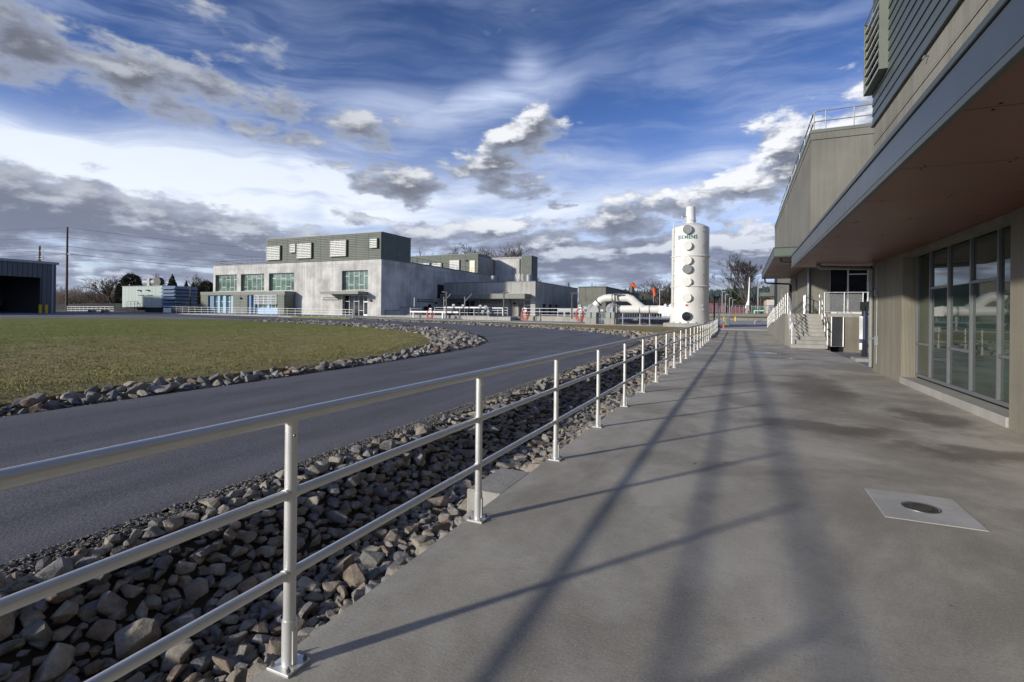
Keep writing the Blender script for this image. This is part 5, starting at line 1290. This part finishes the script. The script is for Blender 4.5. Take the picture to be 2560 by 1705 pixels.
for z, dz in ((19.0, 0), (16.9, 0), (15.0, 0), (13.35, .1)):
    wire((-132.3, 61.3, z), (-60, 150, z + 0.6), 2.6); wire((-132.3, 61.3, z), (-190, 30, z + .6), 1.5)
wire((-131.0, 61.3, 13.3), (-60, 150, 13.6), 2.4); wire((-137.7, 58.9, 13.9), (-132.3, 61.3, 13.4), .3, .035); wire((-138.9, 58.9, 13.9), (-200, 30, 13.9), 1.3)
for k, (dx, dz) in enumerate(((-3, 3.6), (-2.2, 4.2), (1.6, 4.0))): wire((-137.7, 58.9, 12.6), (-137.7 + dx, 58.9 - .5, 12.6 - dz), .1, .03)

# ------------------------------------------------------------------ right background
hb = thing('retaining_wall', 'low concrete retaining wall with dark band and railing across the end of the walkway', 'wall', (0, 81, .5))
obj('wall', MB().box(-9, 8, 81.5, 82, .2, 1.32).box(-9, 8, 84, 84.4, .2, 1.85), m_wallup, hb); obj('dark_band', MB().box(-6, 8, 81.3, 81.5, 1.32, 1.46), m_coping, hb)
guard('dark picket railing on top of the low retaining wall at the end of the walkway', [(-9, 84.2), (8, 84.2)], lambda x, y: 1.85, (1.25, .1), .55, .03, m_frame)
for i, (x, y) in enumerate(((-.7, 76.4), (-2.2, 78.0))):
    b = thing('bollard', ('full height yellow bollard in front of the low wall at the end of the walkway', 'yellow bollard half hidden behind the galvanised platform near the tower')[i], 'bollard', (x, y, .45), 'yellow bollards at the end of the walkway')
    obj('post', MB().cyl((x, y, .4), (x, y, 1.4), .12, n=12), m_yellow, b, smooth=True)
pt = thing('metal_platform', 'low galvanised platform with rails and a grey end panel right of the tower', 'platform', (-2.3, 60.3, .4))
obj('deck', MB().box(-3.6, -1.5, 59.6, 61, .82, .90), m_galv, pt); obj('end_panel', MB().box(-1.45, -1.15, 59.5, 61, .35, 1.42), m_frame, pt)
railing(pt, [(-3.6, 59.6, .3), (-1.5, 59.6, .3)], (1.1, .85, .3), .95, .03, m_galv, n=6)
cn = thing('traffic_cone', 'small orange traffic cone on the left edge of the walkway beyond the railing', 'cone', (-1.5, 52.3, .36))
obj('cone', MB().lathe([(.125, .02), (.115, .05), (.03, .42), (.02, .43)], (-1.5, 52.3, .355), 20), m_orange, cn, smooth=True); obj('foot', MB().box(-1.67, -1.33, 52.13, 52.47, .355, .38), m_orange, cn, bevel=.008)
rb = thing('red_roof_building', 'long low building with pinkish red metal roof beyond the retaining wall', 'building', (-2, 125, .8))
obj('wall', MB().box(-14, -3.3, 127, 134, .3, 2.9).box(-3.3, 2.0, 127, 134, .3, 2.4), M('orange brown wall', (.20, .07, .04), .8), rb)
def roofp(x0, x1, z0, z1):
    n = int((x1 - x0) / .9)
    for i in range(n):
        a, b = lerp(x0, x1, i / n), lerp(x0, x1, (i + 1) / n) - .06
        obj('roof_panel', MB().hexa([(a, 125.6, z0), (b, 125.6, z0), (b, 131, z1), (a, 131, z1)], [(a, 125.6, z0 + .1), (b, 125.6, z0 + .1), (b, 131, z1 + .1), (a, 131, z1 + .1)]), m_redroof, rb)
roofp(-14, -3.3, 2.3, 4.4); roofp(-3.28, 1.9, 1.6, 3.6)
gc = thing('green_container', 'dark green steel container behind the railing at the end of the walkway', 'container', (2.5, 93, 1.2))
obj('box', MB().box(1.5, 4.4, 93, 97, 1.0, 3.0), m_green, gc)
for i in range(8): obj('rib', cm('cont_rib', lambda mb: mb.box(0, .14, -.05, 0, 1.1, 2.9), m_green), None, gc, (1.6 + i * .36, 93, 0))
obj('rim', MB().box(1.4, 4.5, 92.9, 93, 3.0, 3.1), m_galv, gc)
fp_ = thing('bent_pipe', 'white bent pipe frame in front of the green container', 'frame', (2, 88, 1.2)); obj('pipe', MB().tube([(1.85, 88, 1.2), (1.85, 88, 2.35), (3.2, 88, 2.35)], .07, 8), m_white, fp_)
pp2 = thing('pillar', 'stout pale concrete pillar beside the green container', 'pillar', (1.1, 90, 1)); obj('shaft', MB().box(.6, 1.15, 90, 90.6, .8, 3.4).box(.75, .95, 89.8, 89.9, .4, 2.4), m_pad, pp2)
wb = thing('white_annex', 'cream and grey outbuilding under the far small canopy', 'building', (4, 84, .8)); obj('wall', MB().box(3.45, 9, 86, 95, .3, 4.0), M('cream wall', (.52, .48, .40), .7), wb); obj('grey_unit', MB().box(3.75, 4.6, 84.8, 85.6, .5, 3.2), m_galv, wb)
fb = thing('far_grey_building', 'pale grey high building seen between the second canopy and the small canopy', 'building', (9, 103, 0)); obj('wall', MB().box(5.2, 16, 101, 112, 0, 7.5), m_walltall, fb); obj('ladder', MB().box(4.6, 4.72, 100.9, 101, 2, 6.8).box(4.9, 5.0, 100.9, 101, 2, 6.8), m_frame, fb)
mp = thing('standpipe', 'pair of thin dark masts behind the small far canopy', 'mast', (3.5, 90, 0)); obj('mast', MB().cyl((3.55, 98, 0), (3.55, 98, 6.5), .08, n=6).cyl((3.0, 98, 0), (3.0, 98, 5.8), .09, n=6), m_wood, mp)
wpl = thing('white_pipe_bend', 'short white bent pipe at the foot of the ramp', 'pipe', (1.9, 66, .4)); obj('pipe', MB().tube([(2.1, 63, .95), (1.45, 63, .95), (1.4, 63, .9), (1.4, 63, .45)], .06, 8), m_white, wpl)
def thinlamp(x, y, zt, label):
    t = thing('street_lamp', label, 'street lamp', (x, y, .6), 'slim pale street lamps'); obj('pole', MB().cyl((x, y, 0), (x, y, zt), .07, n=6), m_galv, t); obj('lamp_head', MB().box(x - .1, x + .6, y - .15, y + .15, zt, zt + .15), m_galv, t)
for i, (x, y, zt) in enumerate(((-3.55, 112, 6.3), (-3.1, 118, 6.0), (-2.4, 124, 5.4), (-1.9, 135, 5.3))):
    thinlamp(x, y, zt, ('slim pale street lamp over the red roof, leftmost of the row of four', 'slim pale street lamp over the red roof, second from the left of four', 'slim pale street lamp over the red roof, third from the left of four', 'slim pale street lamp over the red roof, rightmost and shortest of the row of four')[i])
thinlamp(-13.0, 92, 5.9, 'slim street lamp against the trees left of the white tower'); thinlamp(2.3, 86, 6.2, 'slim street lamp behind the green container')
wm = thing('flag_mast', 'white tapered mast in front of the big bare tree', 'mast', (1.05, 88, 1)); obj('mast', MB().cyl((1.0, 88, 3.2), (1.15, 88, 7.6), .16, .05, n=8).cyl((.6, 88, 2.8), (1.0, 88, 4.0), .1, n=6), m_white, wm)
for i, (x, y, z, dx, dz) in enumerate(((-20.5, 105, 7.9, .9, -.9), (-16.5, 108, 7.0, .3, -1.5))):
    t = thing('windsock', ('orange windsock above the dark concrete hall, the higher left one', 'orange windsock hanging limp left of the tower, the lower right one')[i], 'windsock', (x, y, 1), 'orange windsocks')
    obj('pole', MB().cyl((x, y, 1), (x, y, z + .3), .06, n=6), m_galv, t); obj('sock', MB().tube([(x, y, z), (x + dx * .5, y, z + dz * .4), (x + dx, y, z + dz)], [.34, .3, .2], 10), m_orange, t, smooth=True)
ck = thing('cupola_roof', 'white roof with small round vent cupolas behind the duct', 'roof', (-7.4, 70, 2)); 
for x in (-9.8, -9.1, -8.2): obj('cupola', MB().cyl((x, 75, 2.3), (x, 75, 2.85), .26, n=12).cyl((x, 75, 2.85), (x, 75, 3.15), .34, .03, n=12), m_white, ck)
obj('roof', MB().box(-10.2, -6.5, 74, 77, 1.2, 2.3), m_white, ck)
hs = thing('grey_house', 'grey house with shallow gabled roof behind the yard near the utility pole', 'house', (-150, 88, 2))
obj('wall', MB().box(-176, -152, 100, 110, 1, 3.4), m_wood, hs); obj('roof', MB().prism([(-178, 99, 3.3), (-178, 112, 3.3), (-178, 105.5, 5.6)], (28, 0, 0)), m_shedroof, hs); obj('dormer', MB().prism([(-170, 98.5, 4.3), (-160, 98.5, 4.3), (-165, 98.5, 6.3)], (0, 6, 0)), m_frame, hs)
em = struct(obj('earth_mound', sheet([(-230, 70), (-112, 66), (-112, 80), (-140, 92), (-230, 92)], 5, lambda x, y: 1.0 + 1.9 * sstep(66, 76, y) + .5 * noise.noise(Vector((x, y, 0)) * .3), skirt=2), m_earth))

# ------------------------------------------------------------------ trees
def bare_mesh(seed, spread=.5, levels=5, upright=.5, lean=0, tmin=.0027):
    r = random.Random(seed); tr, cr = MB(), MB()
    def grow(p, d, L, rad_, lev):
        n = 3 if lev < 2 else 2; pts = [p]; rs = [rad_]; q = p.copy(); dd = d.copy()
        for i in range(n):
            dd = (dd + Vector((r.gauss(0, .10), r.gauss(0, .10), r.gauss(0, .06) + .05 * upright))).normalized()
            q = q + dd * (L / n); pts.append(q.copy()); rs.append(max(tmin, rad_ * (1 - .5 * (i + 1) / n)))
        (tr if lev == 0 else cr).tube(pts, rs, 6 if lev == 0 else (4 if lev < 3 else 3), caps=False)
        if lev >= levels: return
        k = (9, 5, 4, 3, 3, 2)[lev]
        for i in range(k):
            t = r.uniform(.28 if lev else .35, 1.0); a = int(t * n * .999); b = pts[a].lerp(pts[a + 1], t * n - a)
            ax = dd.orthogonal().normalized(); ax.rotate(Matrix.Rotation(r.uniform(0, 6.28), 3, dd))
            nd = (dd * math.cos(spread + r.gauss(0, .12)) + ax * math.sin(spread + r.gauss(0, .12)))
            nd = (nd + Vector((0, 0, upright * .25))).normalized()
            grow(b, nd, L * r.uniform(.48, .72) * (1.15 - .4 * t if lev == 0 else 1), rs[min(a + 1, n)] * .62, lev + 1)
    grow(Vector((0, 0, 0)), Vector((lean, 0, 1)).normalized(), .62, .026, 0)
    zmax = max(v[2] for v in cr.v)
    for mb in (tr, cr): mb.v = [(v[0] / zmax, v[1] / zmax, v[2] / zmax) for v in mb.v]
    return tr, cr
BT = []
for s_, sp, up_ in ((1, .55, .5), (2, .45, .8), (5, .65, .4), (8, .5, .6)):
    tr, cr = bare_mesh(s_, sp, 4, up_); BT.append((tr.mesh('trunk', m_bark), cr.mesh('crown', m_bark)))
trb, crb = bare_mesh(12, .50, 5, .75, tmin=.0017); BIG = (trb.mesh('trunk', m_bark), crb.mesh('crown', m_bark))
trp, crp = bare_mesh(15, .5, 4, .5); PALE = (trp.mesh('trunk', m_barkpale), crp.mesh('crown', m_barkpale))
def bare_tree(x, y, z, h, label, var=None, group='bare trees beyond the plant', wide=1.0):
    v = var or R.choice(BT); t = thing('bare_tree', label, 'tree', (x, y, z), group)
    a = R.uniform(0, 6.28)
    obj('trunk', v[0], None, t, (x, y, z), (0, 0, a), (h * wide, h * wide, h)); obj('crown', v[1], None, t, (x, y, z), (0, 0, a), (h * wide, h * wide, h))
def conifer_mesh(seed, dense=900, shape=.32, round_=0):
    r = random.Random(seed); tr, cr = MB(), MB(); tr.cyl((0, 0, 0), (0, 0, .98), .014, .003, n=6)
    for _ in range(dense):
        t = r.random() ** .85 if not round_ else r.random(); z = .08 + .90 * t
        rm = shape * ((1 - t) ** .8 if not round_ else math.sqrt(max(0, 1 - (2 * t - .75) ** 2 / 1.6))) * r.uniform(.75, 1.08) + .01
        a = r.uniform(0, 6.28); rr0 = rm * r.uniform(.15, .7); c, s2 = math.cos(a), math.sin(a); w = .018 + .03 * (1 - t); dz = -.02 - rm * .12
        z += .02 * math.sin(a * 3 + z * 40)
        p0 = Vector((c * rr0, s2 * rr0, z)); p1 = Vector((c * rm, s2 * rm, z + dz * r.uniform(.3, 1.6))); sd_ = Vector((-s2, c, 0)) * w
        cr.add([p0 - sd_ * .6, p0 + sd_ * .6, p1 + Vector((0, 0, .0)), p0.lerp(p1, .6) + Vector((0, 0, -.02 - w * .5))], [(0, 1, 2), (0, 3, 2), (1, 2, 3)])
    return tr, cr
CN = []
for s_, sh2, rd in ((3, .24, 0), (4, .30, 0)): tr, cr = conifer_mesh(s_, 1100, sh2, rd); CN.append((tr.mesh('trunk', m_bark), cr.mesh('crown', m_conifer)))
tr, cr = conifer_mesh(9, 1500, .36, 1); CEDAR = (tr.mesh('trunk', m_bark), cr.mesh('crown', m_evergreen))
def conifer(x, y, z, h, label, var=None):
    v = var or R.choice(CN); t = thing('conifer', label, 'tree', (x, y, z), 'evergreens beyond the plant')
    obj('trunk', v[0], None, t, (x, y, z), None, (h, h, h)); obj('crown', v[1], None, t, (x, y, z), (0, 0, R.uniform(0, 6)), (h, h, h))
def at(px, d):                                      # bearing from the walkway: image column of the photograph turned into a direction
    u = (px - 1280) / 1280; return d * (-ST + u * CT), d * (CT + u * ST)
def hz(py, px, d): return EYE + (784 + (px - 1280) * .0105 - py) / 1280 * d
ORD = ['first', 'second', 'third', 'fourth', 'fifth', 'sixth', 'seventh', 'eighth', 'ninth', 'tenth', 'eleventh', 'twelfth']
LT = [(150, 742, 190), (182, 734, 200), (212, 727, 170), (240, 722, 160), (258, 706, 170), (287, 690, 150), (392, 680, 190), (374, 735, 170), (412, 738, 180), (500, 680, 210), (520, 700, 200)]
for i, (px, py, d) in enumerate(LT):
    x, y = at(px, d); bare_tree(x, y, 1.0, hz(py, px, d) - 1.0, 'bare brown tree behind the yard and generator, %s from the left' % ORD[sorted(range(len(LT)), key=lambda k: LT[k][0]).index(i)], wide=1.5 if px < 300 else 1.0)
for (px, py, d, lab, v) in ((327, 681, 150, 'loose brownish evergreen just left of the generator silencer', CEDAR), (430, 684, 170, 'dark pointed conifer above the generator intake hoods', CN[1]), (465, 700, 165, 'small dark conifer right of the pointed one', CN[0]), (482, 703, 175, 'brownish narrow conifer between the small conifer and the rounded cedar', CN[0]), (516, 699, 150, 'rounded dark cedar at the left edge of the membrane building', CEDAR)):
    x, y = at(px, d); conifer(x, y, 1.0, hz(py, px, d) - 1.0, lab, v)
MT = [(1028, 640, 160), (1045, 622, 165), (1080, 625, 170), (1140, 612, 150), (1168, 603, 155), (1185, 606, 160), (1208, 616, 165), (1238, 613, 150), (1268, 632, 170), (1292, 606, 145), (1318, 660, 160), (1345, 690, 150), (1425, 702, 150)]
for i, (px, py, d) in enumerate(MT):
    x, y = at(px, d); bare_tree(x, y, 1.0, hz(py, px, d) - 1.0, 'bare tree rising behind the concrete buildings, %s from the left' % (ORD + ['thirteenth'])[i], wide=.9)
RT = [(1470, 706, 140), (1645, 690, 140, 'p'), (1612, 735, 130), (1675, 705, 150), (1585, 742, 130), (1700, 715, 150), (1798, 738, 150), (1820, 735, 145), (1848, 735, 150), (1905, 740, 140), (1935, 742, 150)]
for i, tt in enumerate(RT):
    px, py, d = tt[:3]; x, y = at(px, d); bare_tree(x, y, 1.0, hz(py, px, d) - 1.0, 'leafless tree behind the tower and the red roof, %s from the left' % ORD[sorted(range(len(RT)), key=lambda k: RT[k][0]).index(i)], var=PALE if len(tt) > 3 else None, wide=1.3)
x, y = at(1872, 118); bare_tree(x, y, .8, hz(636, 1872, 118) - .8, 'big spreading bare tree standing alone right of the white tower', BIG, wide=1.15)
x, y = at(1836, 135); conifer(x, y, .8, hz(709, 1836, 135) - .8, 'single dark conifer left of the big bare tree', CN[1])
x, y = at(1579, 112); sg = thing('tree_snag', 'shaggy brown tree stump trunk rising above the dark concrete hall', 'tree', (x, y, 1))
rs2 = random.Random(4); obj('trunk', MB().tube([(x + rs2.gauss(0, .12), y, 1 + k * .62) for k in range(13)], [.5 + rs2.uniform(-.12, .15) for k in range(13)], 9), m_wood, sg)
# winter thicket at the foot of the tree belts
def thicket(px0, px1, d0, d1, htop, n, name, w=.05):
    mb = MB(); r = random.Random(name)
    for _ in range(n):
        px = r.uniform(px0, px1); d = r.uniform(d0, d1); x, y = at(px, d); h = htop * (.55 + .45 * noise.noise(Vector((px * .03, d * .1, 0))) + r.uniform(0, .25)); z0 = .8 + r.random() ** 1.5 * h * .6
        for k in range(3):
            a = r.uniform(0, 6.28); L = r.uniform(.5, 1.6); ex, ez = math.cos(a) * L * .6, abs(r.gauss(.6, .4)) * L
            mb.v += [(x - w, y, z0), (x + w, y, z0), (x + ex, y + r.gauss(0, .4), z0 + ez)]; q = len(mb.v); mb.f.append((q - 3, q - 2, q - 1))
    return mb
struct(obj('thicket_left', thicket(125, 620, 150, 215, 13.5, 42000, 'a', .10), m_thicket), 'stuff')
struct(obj('thicket_right', thicket(1470, 1960, 130, 160, 8.0, 30000, 'b', .08), m_thicket), 'stuff')
# wooded hills
def hill(name, px0, px1, d, f, label_n):
    mb = MB(); n = 40; rows = []
    for j, (dd, k) in enumerate(((d - 120, 0), (d - 60, .6), (d, 1), (d + 60, .6), (d + 150, 0))):
        row = []
        for i in range(n + 1):
            px = lerp(px0, px1, i / n); x, y = at(px, dd); row.append((x, y, lerp(.9, f(px), k)))
        rows.append(row)
    for r_ in rows: mb.v += r_
    for j in range(4):
        for i in range(n): a = j * (n + 1) + i; mb.f.append((a, a + 1, a + n + 2, a + n + 1))
    return mb
f1 = lambda px: hz(732 + 6 * math.sin(px * .012) - 4 * math.sin(px * .004) + max(0, 1545 - px) * .35, px, 480)
f2 = lambda px: hz(738 + 4 * math.sin(px * .02) + max(0, (px - 130)) * .28, px, 420)
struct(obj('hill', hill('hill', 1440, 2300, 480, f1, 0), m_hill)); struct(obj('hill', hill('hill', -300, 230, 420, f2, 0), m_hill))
def forest(px0, px1, d, f, n, seed):
    mb = MB(); r = random.Random(seed)
    for _ in range(n):
        px = r.uniform(px0, px1); dd = d + r.uniform(-70, 20); x, y = at(px, dd); k = 1 - abs(dd - d) / 160; z = lerp(.9, f(px), max(0, k)) - 2; h = r.uniform(3.2, 7); w = h * r.uniform(.22, .34)
        for (za, zb, ww) in ((0, .55, 1), (.3, .8, .7), (.6, 1, .4)):
            m0 = 5; vs_ = [(x + w * ww * math.cos(2 * PI * i / m0 + r.random()), y + w * ww * math.sin(2 * PI * i / m0), z + za * h + r.uniform(-.3, .3)) for i in range(m0)] + [(x, y, z + zb * h)]
            mb.add(vs_, [(i, (i + 1) % m0, m0) for i in range(m0)])
    return mb
struct(obj('hill_forest', forest(1445, 2290, 480, f1, 5200, 1), m_coniferhaze), 'stuff')
struct(obj('hill_forest', forest(-290, 225, 420, f2, 1500, 2), m_coniferhaze), 'stuff')

for o in list(bpy.data.objects):
    if o.name.split('.')[0] in ('bolts', 'fasteners', 'mesh_infill', 'anchor_lugs', 'lugs', 'print_lines', 'reveal_line', 'rib'): o['kind'] = 'stuff'
